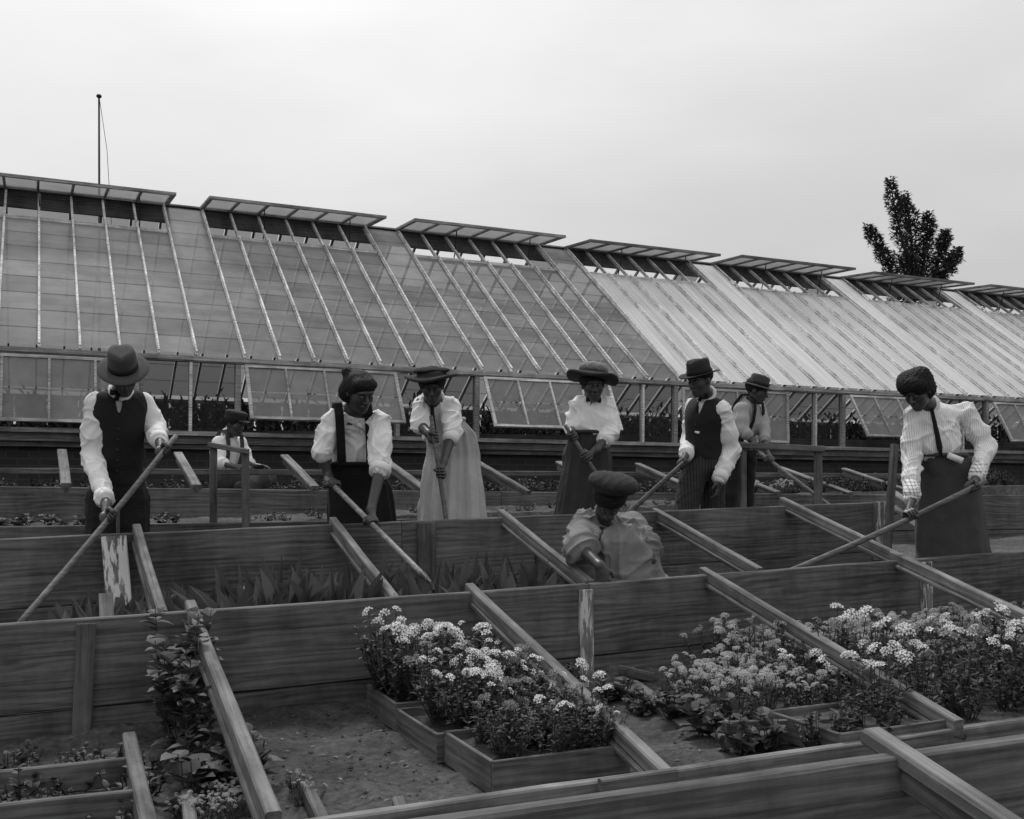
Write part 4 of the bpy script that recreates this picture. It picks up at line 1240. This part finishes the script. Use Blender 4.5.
# 6 man in black hat
hp, hq = PC(686, 461, 7.36), PC(540, 592, 7.05)
hoe('hoe held down behind the board by the man in the black hat', hp, hq, rad=.017, name='garden_hoe')
ax = A_(hq-hp); gA, zA = at_u(hp, hq, u=683)
person(dict(label='man in black hat, dark vest and striped sleeves standing right of the crouching woman', seed=6, look=(-.72, -.62, -.28), hup=(-.18, -.15, .97), front=(-.62, -.78, 0), ground=.25,
    j=dict(head=(700, 381, 7.62), neck=(707, 396, 7.72), pelvis=(703, 464, 7.78), sa=(694, 407, 7.90), sb=(722, 410, 7.64), ea=(691, 440, 7.95), wa=(686, 455, 7.60), eb=(731, 450, 7.72), wb=(719, 480, 7.55)),
    hands=dict(a=('grip', gA, ax, .017, 1), b=('open', (-.12, -.1, -1), (-.6, .3, 0), -1, .5)),
    legs=[((694, 472, 7.72), (683, 522, 7.62), (676, 588, 7.58)), ((712, 472, 7.85), (713, 527, 7.80), (714, 588, 7.85))],
    top=dict(name='shirt', mat=M['stripe_shirt'], ra=.068, re=.068, rc=.050, frac=.95, wr=.009, hang=.01), vest='label', tie='bow',
    trousers=M['dark_trousers'],
    hat=dict(mat='hat_dark', prof=hatprof(.095, .118, .160), r0=.095, H=.118, crease=.02, pinch=.10, band=.035, sx=.88, curl=.22, at=(0, -.005, .045))))
# 7 boy in the light hat
hp, hq = PC(744, 441, 8.85), PC(817, 496, 8.65); hq = hp+(hq-hp)*1.35
hoe('hoe with a pale handle end held by the boy in the rear behind the hurdle', hp, hq, mat=M['handle_light'], name='garden_hoe')
ax = A_(hq-hp); gA, zA = at_u(hp, hq, u=755); gB, zB = at_u(hp, hq, u=769)
person(dict(label='boy in grey hat, suspenders and grey shirt hoeing behind the man in black hat', seed=7, look=(.72, -.35, -.50), hup=(.28, -.12, .95), front=(.75, -.65, 0), ground=.26, s=.92, hs=.92,
    j=dict(head=(757, 391, 9.12), neck=(749, 402, 9.2), pelvis=(741, 446, 9.2), sa=(741, 410, 9.05), sb=(759, 410, 9.32), ea=(742, 430, 8.98), wa=(752, 439, 8.92), eb=(764, 431, 9.15), wb=(765, 446, 8.95)),
    hands=dict(a=('grip', gA, ax, .016, 1), b=('grip', gB, ax, .016, 1)),
    legs=[((736, 450, 9.1), (729, 495, 9.05), (724, 562, 9.0)), ((746, 450, 9.28), (745, 497, 9.3), (746, 562, 9.35))],
    top=dict(name='shirt', mat=M['grey_shirt'], ra=.064, re=.058, rc=.045, frac=.6, wr=.006), straps=(.030, M['black_cloth']), strapx=.075,
    trousers=M['black_trousers'],
    hat=dict(mat='hat_grey', prof=hatprof(.088, .10, .130), r0=.088, H=.10, crease=.02, band=.028, sx=.88, droop=.15, at=(0, -.005, .05))))
# 8 woman at the right
hp, hq = PC(986, 481, 6.58), PC(797, 567, 6.12); hq = hp+(hq-hp)*1.14
hoe('long hoe held across by the woman in the striped blouse at the right', hp, hq, rad=.0175, bend=.02, name='garden_hoe', mat=M['handle_wood'])
ax = A_(hq-hp); gA, zA = at_u(hp, hq, u=911); gB, zB = at_u(hp, hq, u=973)
person(dict(label='bareheaded woman in striped white blouse, black tie and plain grey skirt at the right', female=True, seed=8, look=(-.52, -.52, -.66), hup=(-.42, -.30, .82), front=(-.25, -.95, 0), ground=.29, hs=1.02,
    j=dict(head=(917, 391, 6.80), neck=(930, 407, 6.95), pelvis=(944, 474, 7.02), sa=(914, 416, 6.92), sb=(966, 413, 7.0), ea=(911, 458, 6.88), wa=(912, 500, 6.65), eb=(986, 446, 6.98), wb=(976, 479, 6.70)),
    hands=dict(a=('grip', gA, ax, .0175, -1), b=('grip', gB, ax, .0175, 1)),
    top=dict(name='blouse', mat=M['gather_blouse'], ra=.066, re=.062, rc=.046, frac=.93, wr=.010, hang=.01, puff=1, cuff=2.6, cuffmat=M['check_cuff']), tie='tie', tielen=.34, tieout=.06, tiehang=.2,
    skirt=dict(mat=M['grey_skirt'], folds=8, amp=.07, keys=[((941, 455, 6.97), .155, .13), ((947, 476, 7.02), .20, .18), ((953, 555, 7.02), .225, .22), ((953, 592, 6.98), .26, .26)]),
    hair=[(0, -.02, .045, .108, .122, .090), (0, .045, .066, .095, .060, .055), (0, -.055, -.015, .096, .080, .085), (-.03, -.03, .10, .07, .07, .045), (.04, .0, .095, .06, .07, .045)], haircut=[(0, .130, -.034, .070, .070, .092)], hairwr=.005))
tg_ = MB()
# belt tab
tg_.tube([PC(948, 455, 6.80), PC(962, 461, 6.79)], [.020, .022], 8)
o_ = bpy.data.objects
tgo = tg_.build('belt_tab', M['white_shirt'], None, True)
pp = [o for o in COL.objects if o.get('label', '').startswith('bareheaded')][0]
tgo.parent = pp; tgo.location = -pp.location
# 9 seated boy
person(dict(label='boy in dark cap and overalls sitting behind the hurdle near the greenhouse wall', seed=9, look=(.80, -.40, -.42), hup=(.20, -.10, .95), front=(.72, -.68, 0), ground=.80, s=.86, hs=.90,
    j=dict(head=(235, 424, 9.38), neck=(229, 436, 9.48), pelvis=(226, 479, 9.55), sa=(219, 443, 9.35), sb=(240, 443, 9.62), ea=(217, 462, 9.25), wa=(236, 467, 9.12), eb=(246, 462, 9.6), wb=(256, 466, 9.42)),
    hands=dict(a=('open', (.95, -.15, .05), (0, .3, -.9), -1, .3), b=('open', (.8, -.3, .0), (-.2, -.2, -.9), 1, .4)),
    legs=[((222, 481, 9.4), (262, 480, 9.2), (240, 494, 9.0)), ((230, 481, 9.65), (268, 478, 9.6), (250, 492, 9.3))],
    top=dict(name='shirt', mat=M['white_shirt'], ra=.062, re=.060, rc=.05, frac=.35, wr=.007), straps=(.035, M['overall']), strapx=.07,
    trousers=M['overall'],
    hat=dict(mat='hat_dark', prof=[(.088, -.010), (.090, .02), (.098, .045), (.104, .065), (.080, .078), (.04, .080), (.01, .080)], r0=.3, H=.3, sx=.92, at=(0, -.005, .045),
        extra=[('cap_peak', [((0, .10, .0), (.065, .055, .010))], M['leather'])])))
M['litter'] = leafm('litter', .13, .75, .1)
M['petal_mid'] = leafm('petal_mid', .52, .3, .3)
# ------------------------------------------------------------------ plants
random.seed(21)
def leaf(mb, p, d, L_, w_, up=Vector((0, 0, 1)), droop=.3, fold=.25, m=0, n=3):
    p = Vector(p); d = Vector(d).normalized(); s = d.cross(up)
    if s.length < .05: s = d.cross(Vector((1, 0, 0)))
    s.normalize(); nn = s.cross(d).normalized()
    i0 = len(mb.v); c = p.copy(); dd = d.copy()
    prof = {2: (.0, 1.0, .0), 3: (.15, 1.0, .75, .0), 5: (.25, .75, 1.0, .9, .55, .0)}[n]
    for i, wf in enumerate(prof):
        hw = w_*.5*wf
        mb.v += [tuple(c - s*hw + nn*fold*hw), tuple(c), tuple(c + s*hw + nn*fold*hw)]
        c = c + dd*L_/(len(prof)-1); dd = (dd - Vector((0, 0, 1))*droop/(len(prof)-1)).normalized()
    for i in range(len(prof)-1):
        a = i0+i*3
        mb.f += [(a, a+1, a+4, a+3), (a+1, a+2, a+5, a+4)]; mb.m += [m, m]
def rdir(el0, el1):
    a = random.uniform(0, 2*math.pi); e = math.radians(random.uniform(el0, el1))
    return Vector((math.cos(a)*math.cos(e), math.sin(a)*math.cos(e), math.sin(e)))
def head_mesh(name, nfl, rad, fr, mat, dome=.5):
    """a domed cluster of small five-petalled florets with dark eyes"""
    mb = MB()
    for i in range(nfl):
        t = (i+.5)/nfl; a = i*2.39996; el = t**.6*1.15
        nrm = Vector((math.sin(el)*math.cos(a), math.sin(el)*math.sin(a), math.cos(el)))
        c = Vector((nrm.x*rad, nrm.y*rad, nrm.z*rad*dome))
        nrm = (nrm+Vector((random.uniform(-.3, .3), random.uniform(-.3, .3), random.uniform(-.1, .3)))).normalized()
        x = nrm.cross(Vector((.3, .5, .8))).normalized(); y = nrm.cross(x); a0 = random.random()*6
        for k in range(5):
            b0 = a0+k*2*math.pi/5
            e1 = x*math.cos(b0-.45)+y*math.sin(b0-.45); e2 = x*math.cos(b0+.45)+y*math.sin(b0+.45); e0 = x*math.cos(b0)+y*math.sin(b0)
            mb.quad(c+e0*fr*.12, c+e1*fr*.75+nrm*.001, c+e0*fr*1.05+nrm*.002, c+e2*fr*.75+nrm*.001, 0)
        n0 = len(mb.v)
        for k in range(6):
            b0 = k*math.pi/3; mb.v.append(tuple(c+(x*math.cos(b0)+y*math.sin(b0))*fr*.2+nrm*.002))
        mb.f.append(tuple(n0+k for k in range(6))); mb.m.append(1)
    me = bpy.data.meshes.new(name); me.from_pydata(mb.v, [], mb.f)
    me.materials.append(mat); me.materials.append(M['petal_eye']); me.polygons.foreach_set('material_index', mb.m); me.update()
    return me
HEADS = [head_mesh('flower_head', n, r, f_, M['petal'], d_) for n, r, f_, d_ in ((8, .026, .0135, .7), (11, .033, .014, .6), (5, .020, .013, .9), (3, .012, .014, .8))]
HEADS_G = [head_mesh('flower_head', n, r, f_, M['petal_grey'], d_) for n, r, f_, d_ in ((8, .026, .0135, .7), (11, .033, .014, .6), (5, .020, .013, .9), (3, .012, .013, .8))]
BALLS = [head_mesh('flower_head', n, r, f_, M['petal_mid'], .9) for n, r, f_ in ((16, .017, .0052), (22, .021, .0055), (12, .014, .005))]
def foliage_mesh(h, spread, nst, nlf, ll, lw, mat):
    mb = MB(); tips = []
    for i in range(nst):
        a = random.uniform(0, 2*math.pi); r = spread*math.sqrt(random.random())
        hh = h*random.uniform(.6, 1.0)*(1-.25*r/spread)
        tip = Vector((math.cos(a)*r, math.sin(a)*r, hh)); base = Vector((math.cos(a)*r*.25, math.sin(a)*r*.25, -.01))
        mid = base.lerp(tip, .5)+Vector((math.cos(a), math.sin(a), 0))*.015
        mb.tube([base, mid, tip], [.0028, .0022, .0016], 4, m=1, cap=False)
        tips.append(tip)
        for k in range(nlf):
            t = random.uniform(.08, .97); p = base.lerp(mid, t*2) if t < .5 else mid.lerp(tip, t*2-1)
            leaf(mb, p, rdir(-5, 55), ll*random.uniform(.6, 1.2)*(1.1-.5*t), lw*random.uniform(.7, 1.2), droop=random.uniform(.1, .8))
    me = bpy.data.meshes.new('foliage'); me.from_pydata(mb.v, [], mb.f)
    me.materials.append(mat); me.materials.append(M['stem']); me.polygons.foreach_set('material_index', mb.m); me.update()
    return me, tips
def plant(variants, heads, loc, rz, sc, label, cat, group, name, nh=99, pz=1.0):
    me, tips = random.choice(variants)
    t = empty(name, loc, label, cat, group); t.rotation_euler = (0, 0, rz); t.scale = (sc, sc, sc*pz)
    o = bpy.data.objects.new('foliage', me); COL.objects.link(o); o.parent = t
    tt = sorted(tips, key=lambda q: -q.z)[:nh]
    for tip in tt:
        if not heads: break
        h_ = bpy.data.objects.new('flower_head', random.choice(heads)); COL.objects.link(h_); h_.parent = t
        h_.location = tip; h_.rotation_euler = (random.uniform(-.7, .7), random.uniform(-.7, .7), random.uniform(0, 6))
        h_.scale = [random.uniform(.75, 1.15)]*3
    return t
PHLOX = [foliage_mesh(.36, .15, 17, 21, .046, .016, M['leaf']) for _ in range(6)]
ALYS = [foliage_mesh(.22, .13, 24, 17, .030, .008, M['leaf']) for _ in range(4)]
LOW = [foliage_mesh(.09, .07, 8, 6, .035, .020, M['leaf']) for _ in range(4)]
BROAD = [foliage_mesh(.16, .10, 8, 5, .075, .055, M['leaf']) for _ in range(4)]
BUSH = [foliage_mesh(.30, .16, 16, 16, .05, .024, M['leaf_dark']) for _ in range(4)]
WEED = [foliage_mesh(.62, .15, 8, 22, .085, .060, M['leaf']) for _ in range(3)]
GZ = lambda x, y: ground_h(x, y)
# the wooden flats
def flat(x, y, wx, wy, hh, rz, label, soil=True):
    t = empty('seedling_flat', Vector((x, y, GZ(x, y))), label, 'wooden flat', 'wooden flats of flowers'); t.rotation_euler = (0, 0, rz)
    def bd(name, a, c, th=.016): 
        o = board(name, a, c, th, hh, M['flat_wood'], t, .0015, local=True)
    bd('side_board', Vector((0, .008, hh)), Vector((wx, .008, hh)))
    bd('side_board', Vector((0, wy-.008, hh)), Vector((wx, wy-.008, hh)))
    bd('end_board', Vector((.008, .018, hh-.003)), Vector((.008, wy-.018, hh-.003)))
    bd('end_board', Vector((wx-.008, .018, hh-.003)), Vector((wx-.008, wy-.018, hh-.003)))
    n = 9; V = []; Fq = []
    for j in range(n):
        for i in range(n):
            V.append((.018+(wx-.036)*i/(n-1), .018+(wy-.036)*j/(n-1), hh*.72+random.uniform(-.006, .008)))
    for j in range(n-1):
        for i in range(n-1): Fq.append((j*n+i, j*n+i+1, (j+1)*n+i+1, (j+1)*n+i))
    mesh('soil', V, Fq, M['soil'], t, smooth=True, local=True)
    return t
flat(1.405, 3.235, .53, .455, .118, 0.0, 'nearest wooden flat of flowers, its whole front and left side showing')
flat(1.385, 3.715, .53, .47, .112, 0.01, 'wooden flat of flowers directly behind the nearest one')
flat(1.39, 4.215, .53, .44, .118, -.01, 'wooden flat of flowers pushed up to the back board, third from the front')
flat(2.44, 3.36, .50, .68, .10, -.33, 'slightly skewed wooden flat of small round white flowers in the right bay')
flat(2.67, 2.985, .55, .42, .10, .0, 'wooden flat mostly buried under flowers near the bottom right boards')
GL = 'clumps of clustered white flowers in the middle flats'
def fill(x0, x1, y0, y1, n, variants, heads, label, cat, group, name, z=None, sc=(.8, 1.15), nh=99, jit=.03, pz=1.0, hk=None):
    k = int(math.ceil(math.sqrt(n*(x1-x0)/(y1-y0)))); r = max(1, int(math.ceil(n/k))); c = 0
    for j in range(r):
        for i in range(k):
            if c >= n: return
            c += 1
            x = x0+(x1-x0)*(i+.5)/k+random.uniform(-jit, jit); y = y0+(y1-y0)*(j+.5)/r+random.uniform(-jit, jit)
            zz = (z if z is not None else GZ(x, y))
            hs = heads if not hk else random.choices([heads, hk], [.68, .32])[0]
            plant(variants, hs, (x, y, zz), random.uniform(0, 6), random.uniform(*sc), label, cat, group, name, nh, pz)
fill(1.46, 1.90, 3.27, 3.66, 10, PHLOX, HEADS, 'leafy plant with white clustered flowers growing in the nearest wooden flat', 'flowering plant', GL+', nearest', 'flowering_plant', .08, (.55, .92), 5, hk=HEADS_G)
fill(1.46, 1.88, 3.75, 4.15, 9, PHLOX, HEADS, 'leafy plant with white clustered flowers growing in the second wooden flat', 'flowering plant', GL+', second', 'flowering_plant', .10, (.78, 1.1), 7, hk=HEADS_G)
fill(1.44, 1.86, 4.25, 4.60, 10, PHLOX, HEADS, 'leafy plant with white clustered flowers in the flat against the back board', 'flowering plant', GL+', rear', 'flowering_plant', .10, (.85, 1.2), 4, hk=HEADS_G)
plant(PHLOX, HEADS, (1.86, 3.33, .08), 2.0, .78, 'tallest bright white flower cluster at the right corner of the nearest flat', 'flowering plant', None, 'flowering_plant', 2)
# right bay
fill(2.56, 3.0, 3.45, 4.05, 9, ALYS, BALLS, 'low clump of tiny round white flower heads in the skewed flat', 'flowering plant', 'small white clumps in the skewed flat', 'flowering_plant', .08, (.9, 1.15))
fill(3.1, 5.5, 4.1, 4.62, 22, ALYS, BALLS, 'clump of small round white flower heads along the back board at the right', 'flowering plant', 'white clumps along the back board', 'flowering_plant', None, (1.05, 1.45), 99)
fill(2.95, 4.6, 3.12, 4.05, 24, PHLOX, HEADS, 'leafy plant with clustered white flowers in the right bay behind the low front board', 'flowering plant', 'clustered flowers of the right bay', 'flowering_plant', None, (.9, 1.25), 4, hk=HEADS_G)
fill(4.1, 5.3, 3.5, 4.1, 10, PHLOX, HEADS, 'tall leafy plant with clustered flowers at the right edge beyond the long crossbar', 'flowering plant', 'clustered flowers at the right edge', 'flowering_plant', None, (.9, 1.2), 4, hk=HEADS_G)
fill(2.40, 2.60, 3.15, 4.4, 9, BROAD, None, 'low broad-leaved weed on the soil beside the skewed flat', 'plant', 'low weeds beside the skewed flat', 'weed', None, (.8, 1.2))
fill(2.15, 2.35, 4.35, 4.65, 3, BUSH, None, 'small dark tuft of leaves at the foot of the middle post', 'plant', 'dark tufts by the middle post', 'weed', None, (.5, .7))
fill(2.66, 2.95, 3.02, 3.2, 3, BUSH, None, 'low leafy plant in front of the skewed flat by the low front board', 'plant', 'leafy plants by the low front board', 'weed', None, (.6, .9))
# left bay: tall weeds climbing by the bar, seedlings, small white flowers
fill(.47, .62, 4.0, 4.62, 4, WEED, None, 'tall leafy weed growing up beside the left crossbar against the back board', 'plant', 'tall weeds beside the left crossbar', 'tall_weed', None, (.75, 1.1))
fill(.50, .72, 3.6, 4.0, 5, BROAD, None, 'broad-leaved weed low under the left crossbar', 'plant', 'weeds under the left crossbar', 'weed', None, (1.0, 1.4))
fill(-.1, .45, 3.7, 4.5, 18, LOW, None, 'small seedling in the plot at the lower left', 'seedling', 'seedlings of the lower left plot', 'seedling', None, (.7, 1.4), jit=.06)
fill(-.05, .40, 2.95, 3.55, 16, LOW, None, 'small seedling in front of the low board at the lower left', 'seedling', 'seedlings at the bottom left corner', 'seedling', None, (.6, 1.2), jit=.06)
fill(.44, .66, 3.36, 3.62, 8, ALYS, BALLS, 'low tuft of tiny white flowers left of the left crossbar at the bottom', 'flowering plant', 'tiny flowers left of the bar', 'flowering_plant', None, (.35, .5))
fill(.77, .86, 3.42, 3.62, 4, ALYS, BALLS, 'low tuft of tiny pale flowers right of the left crossbar at the bottom', 'flowering plant', 'tiny flowers right of the bar', 'flowering_plant', None, (.3, .42), 6)
t = empty('seedling_bed_frame', PZ(75, 765, .05), 'low board frame dividing the seedling plots at the lower left', 'bed frame')
board('divider_board', PZ(-40, 774, .08), PZ(127, 757, .08), .025, .10, M['flat_wood'], t, .003)
board('divider_board', PZ(-40, 808, .08), PZ(137, 789, .08), .025, .10, M['flat_wood'], t, .003)
board('divider_board', PZ(129, 732, .09), PZ(150, 822, .09), .05, .10, M['flat_wood'], t, .003)
for i, (u0, v0, u1, v1, lb) in enumerate(((187, 789, 192, 830, 'short board end sticking up left of the left crossbar at the bottom edge'), (306, 781, 326, 822, 'narrow weathered batten on the soil right of the left crossbar at the bottom'), (399, 796, 405, 812, 'small broken batten end on the soil at the bottom, left of the nearest flat'))):
    tag(board('batten', PZ(u0, v0, .05), PZ(u1, v1, .05), .04, .05, M['flat_wood'], None, .002), lb, 'batten')
# broad pointed leaves between the two boards
def canna(nl, h):
    mb = MB()
    for i in range(nl):
        a = random.uniform(0, 6.28); e = math.radians(random.uniform(50, 85))
        d = Vector((math.cos(a)*math.cos(e), math.sin(a)*math.cos(e), math.sin(e)))
        leaf(mb, (math.cos(a)*.02, math.sin(a)*.02, 0), d, h*random.uniform(.7, 1.1), .098*random.uniform(.6, 1.2), up=Vector((random.uniform(-1, 1), random.uniform(-1, 1), .4)), droop=random.uniform(-.1, .9), fold=.6, n=5)
    me = bpy.data.meshes.new('broad_leaved_plant'); me.from_pydata(mb.v, [], mb.f); me.materials.append(M['canna'])
    me.polygons.foreach_set('use_smooth', [True]*len(me.polygons)); me.update(); return me
CN = [canna(random.randint(6, 10), .43) for _ in range(8)]
def put(me, name, loc, sc, label, cat, group):
    o = bpy.data.objects.new(name, me); COL.objects.link(o); o.location = loc; o.rotation_euler = (random.uniform(-.1, .1), random.uniform(-.1, .1), random.uniform(0, 6)); o.scale = (sc,)*3
    return tag(o, label, cat, group)
def canna_run(u0, u1, n, sc, label, group, y0=5.04, y1=5.55):
    for i in range(n):
        u = u0+(u1-u0)*(i+random.uniform(.1, .9))/n; y = random.uniform(y0, y1); x = XU(u, y)
        put(random.choice(CN), 'broad_leaved_plant', (x, y, GZ(x, y)-.02), random.uniform(*sc), label, 'plant', group)
canna_run(55, 135, 9, (.65, .9), 'broad-leaved dark plant behind the boards left of the leftmost inner crossbar', 'broad-leaved plants at the far left')
canna_run(160, 225, 9, (.75, 1.0), 'broad-leaved dark plant between the two boards just right of the leftmost inner crossbar', 'broad-leaved plants, first gap')
canna_run(225, 375, 20, (.85, 1.15), 'broad-leaved dark plant in the dense row left of the pale handled hoe', 'broad-leaved plants, dense row')
canna_run(395, 570, 24, (.8, 1.1), 'broad-leaved dark plant in the row between the hoe blade and the crouching woman', 'broad-leaved plants near the crouching woman')
for (u, v, y, lb) in ((662, 560, 5.1, 'small flowering plant close behind the crouching woman'), ):
    x = XU(u, y); plant(PHLOX, HEADS, (x, y, GZ(x, y)), 1, .85, lb, 'flowering plant', None, 'flowering_plant', 3)
for i in range(5):
    u = 652+10*i; y = 5.2+.1*(i % 2); x = XU(u, y); plant(BUSH, None, (x, y, GZ(x, y)), i, .8, 'dark bushy seedling right of the crouching woman', 'plant', 'bushy seedlings right of the crouching woman', 'weed')
# raised bed and the far row of frames
fill(-.6, .9, 7.1, 7.5, 20, BROAD, None, 'leafy plant in the raised bed behind the man in the grey fedora', 'plant', 'raised bed plants at the left', 'weed', None, (.6, .9))
fill(1.3, 4.8, 7.1, 7.6, 30, LOW, None, 'tiny seedling in the raised bed behind the women with hoes', 'seedling', 'raised bed seedlings', 'seedling', None, (.5, .9), jit=.08)
fill(-.8, 1.6, 8.3, 9.6, 30, LOW, None, 'low seedling between the far crossbars around the seated boy', 'seedling', 'far seedlings at the left', 'seedling', None, (.9, 1.5), jit=.1)
fill(2.0, 6.2, 8.9, 11.9, 60, BUSH, None, 'dark bushy plant growing below the greenhouse sill, behind the women', 'plant', 'dark plants below the sill', 'bushy_plant', None, (.7, 1.15), jit=.12)
fill(-2.2, 2.0, 10.2, 12.0, 40, BUSH, None, 'dark bushy plant below the greenhouse sill at the left, behind the seated boy', 'plant', 'dark plants below the sill, left', 'bushy_plant', None, (.7, 1.1), jit=.12)
fill(6.2, 11.5, 9.2, 12.0, 60, BUSH, None, 'dark bushy plant below the greenhouse sill behind the right hand hurdle', 'plant', 'dark plants below the sill, right', 'bushy_plant', None, (.7, 1.15), jit=.12)
fill(6.0, 6.9, 8.2, 9.0, 12, ALYS, BALLS, 'low clump of white flowers in the far frame behind the hurdle', 'flowering plant', 'far white flowers', 'flowering_plant', None, (.6, .8), jit=.06)
fill(7.0, 10, 8.2, 9.0, 22, BUSH, None, 'dark leafy plant inside the far frame at the right', 'plant', 'far frame plants at the right', 'bushy_plant', None, (.6, .8), jit=.08)
# dark plants on the greenhouse benches (seen dimly through the panes)
def mass(x0, x1, y0, y1, z0, hh, n, name, ll=.14, lw=.05):
    mb = MB()
    for i in range(n):
        x = random.uniform(x0, x1); y = random.uniform(y0, y1)
        top = hh*(.55+.45*noise.noise(Vector((x*1.1, y, 3)))+.25*random.random())
        leaf(mb, (x, y, z0+random.random()*max(top, .1)), rdir(0, 80), ll*random.uniform(.6, 1.3), lw, droop=.4)
    return mb
for (y0, y1, z0, hh, n, lb) in ((GY+.55, GY+1.4, 1.47, .42, 5000, 'crowded dark pot plants on the bench behind the front glass'), (RY-.5, RY+.5, 1.47, .95, 7000, 'tall dark foliage on the middle bench inside the greenhouse'), (2*RY-GY-1.4, 2*RY-GY-.5, 1.47, .8, 5000, 'dark foliage on the far bench inside the greenhouse')):
    o = mass(-4, 19, y0, y1, z0, hh, n, 'x').build('greenhouse_foliage', M['leaf_dark'], None, loc=Vector((6, y0, z0))); tag(o, lb, 'foliage', None, 'stuff')
# scattered clods, chips and small weeds on the bare soil
mb = MB()
for i in range(5000):
    x = random.uniform(.2, 5.2); y = random.uniform(2.95, 4.7)
    if noise.noise(Vector((x*3, y*3, 2)))+random.uniform(-.3, .3) < .12: continue
    r = 0; r = .0025+.010*random.random()**4; z = GZ(x, y)
    c = Vector((x, y, z+r*.3)); n0 = len(mb.v)
    mb.v += [tuple(c+Vector((random.uniform(.7, 1.2)*r*q[0], random.uniform(.7, 1.2)*r*q[1], r*.7*q[2]))) for q in ((1,0,0),(0,1,0),(-1,0,0),(0,-1,0),(0,0,1),(0,0,-1))]
    for f_ in ((0,1,4),(1,2,4),(2,3,4),(3,0,4),(1,0,5),(2,1,5),(3,2,5),(0,3,5)): mb.f.append(tuple(n0+k for k in f_)); mb.m.append(0)
tag(mb.build('clods', M['soil'], None, loc=Vector((2, 3.8, 0))), 'small clods and crumbs lying on the bare soil', 'clods', None, 'stuff')
mb = MB()
for i in range(1500):
    x = random.uniform(-.4, 5.4); y = random.choice([random.uniform(2.98, 4.7), random.uniform(3.2, 4.7), random.uniform(5.0, 5.9)])
    a = random.uniform(0, 6.28); L_ = random.uniform(.008, .035); p = Vector((x, y, GZ(x, y)+.006)); d = Vector((math.cos(a), math.sin(a), random.uniform(-.2, .3)))
    leaf(mb, p, d, L_, L_*random.uniform(.12, .5), n=2, droop=.1)
tag(mb.build('plant_litter', M['litter'], None, loc=Vector((2, 3.8, 0))), 'dry leaf bits and straw scattered on the soil', 'litter', None, 'stuff')
# ------------------------------------------------------------------ tree behind the greenhouse
TP = PC(912, 300, 46); tz = .7
t = empty('tree', Vector((TP.x, TP.y, tz)), 'leafy tree with upright plume-like limbs rising behind the right half of the greenhouse', 'tree')
def tp(u, v, dz=0): return PC(u, v, 46+dz)
plumes = [[(912, 300, 0), (905, 250, 0), (896, 215, .0), (890, 180, 0), .40, .22], [(908, 300, .5), (912, 250, .5), (910, 222, .6), (902, 196, .5), .50, .26],
          [(900, 300, -.6), (890, 268, -.6), (880, 248, -.7), (868, 228, -.9), .34, .20], [(918, 300, 0), (924, 262, .2), (927, 238, .2), (928, 216, .2), .38, .24],
          [(922, 300, .8), (936, 270, .8), (942, 250, .9), (946, 232, 1), .36, .22], [(924, 300, -.6), (940, 280, -.5), (950, 266, -.5), (958, 251, -.5), .34, .20], [(905, 310, 0), (905, 285, 0), (908, 270, 0), (912, 250, 0), .95, .55]]
tb = MB(); tb.tube([(TP.x, TP.y, .4), (TP.x+.05, TP.y, 3), tuple(tp(912, 320)), tuple(tp(911, 292))], [.32, .24, .2, .13], 10)
tb.build('trunk', M['bark'], t, True)
lf = MB()
for pl in plumes:
    P4 = [tp(*q) for q in pl[:4]]; r0, r1 = pl[4], pl[5]
    lb_ = MB(); lb_.tube(P4, [.11, .07, .045, .015], 6); lb_.build('limb', M['bark'], t, True)
    for i in range(1500):
        s_ = random.random()**.85*3; k = min(int(s_), 2); c = P4[k].lerp(P4[k+1], s_-k)
        rr = (r0+(r1-r0)*s_/3)*(1+.35*math.sin(s_*7+r0*9))*random.random()**.45
        a = random.uniform(0, 6.28); dr = Vector((math.cos(a), math.sin(a), 0))
        p = c+dr*rr+Vector((0, 0, random.uniform(-.15, .15)))
        leaf(lf, p, dr*.7+Vector((random.uniform(-.4, .4), random.uniform(-.4, .4), random.uniform(-.2, .9))), random.uniform(.13, .25), random.uniform(.08, .15), droop=.6, n=2)
lf.build('crown', M['tree_leaf'], t)
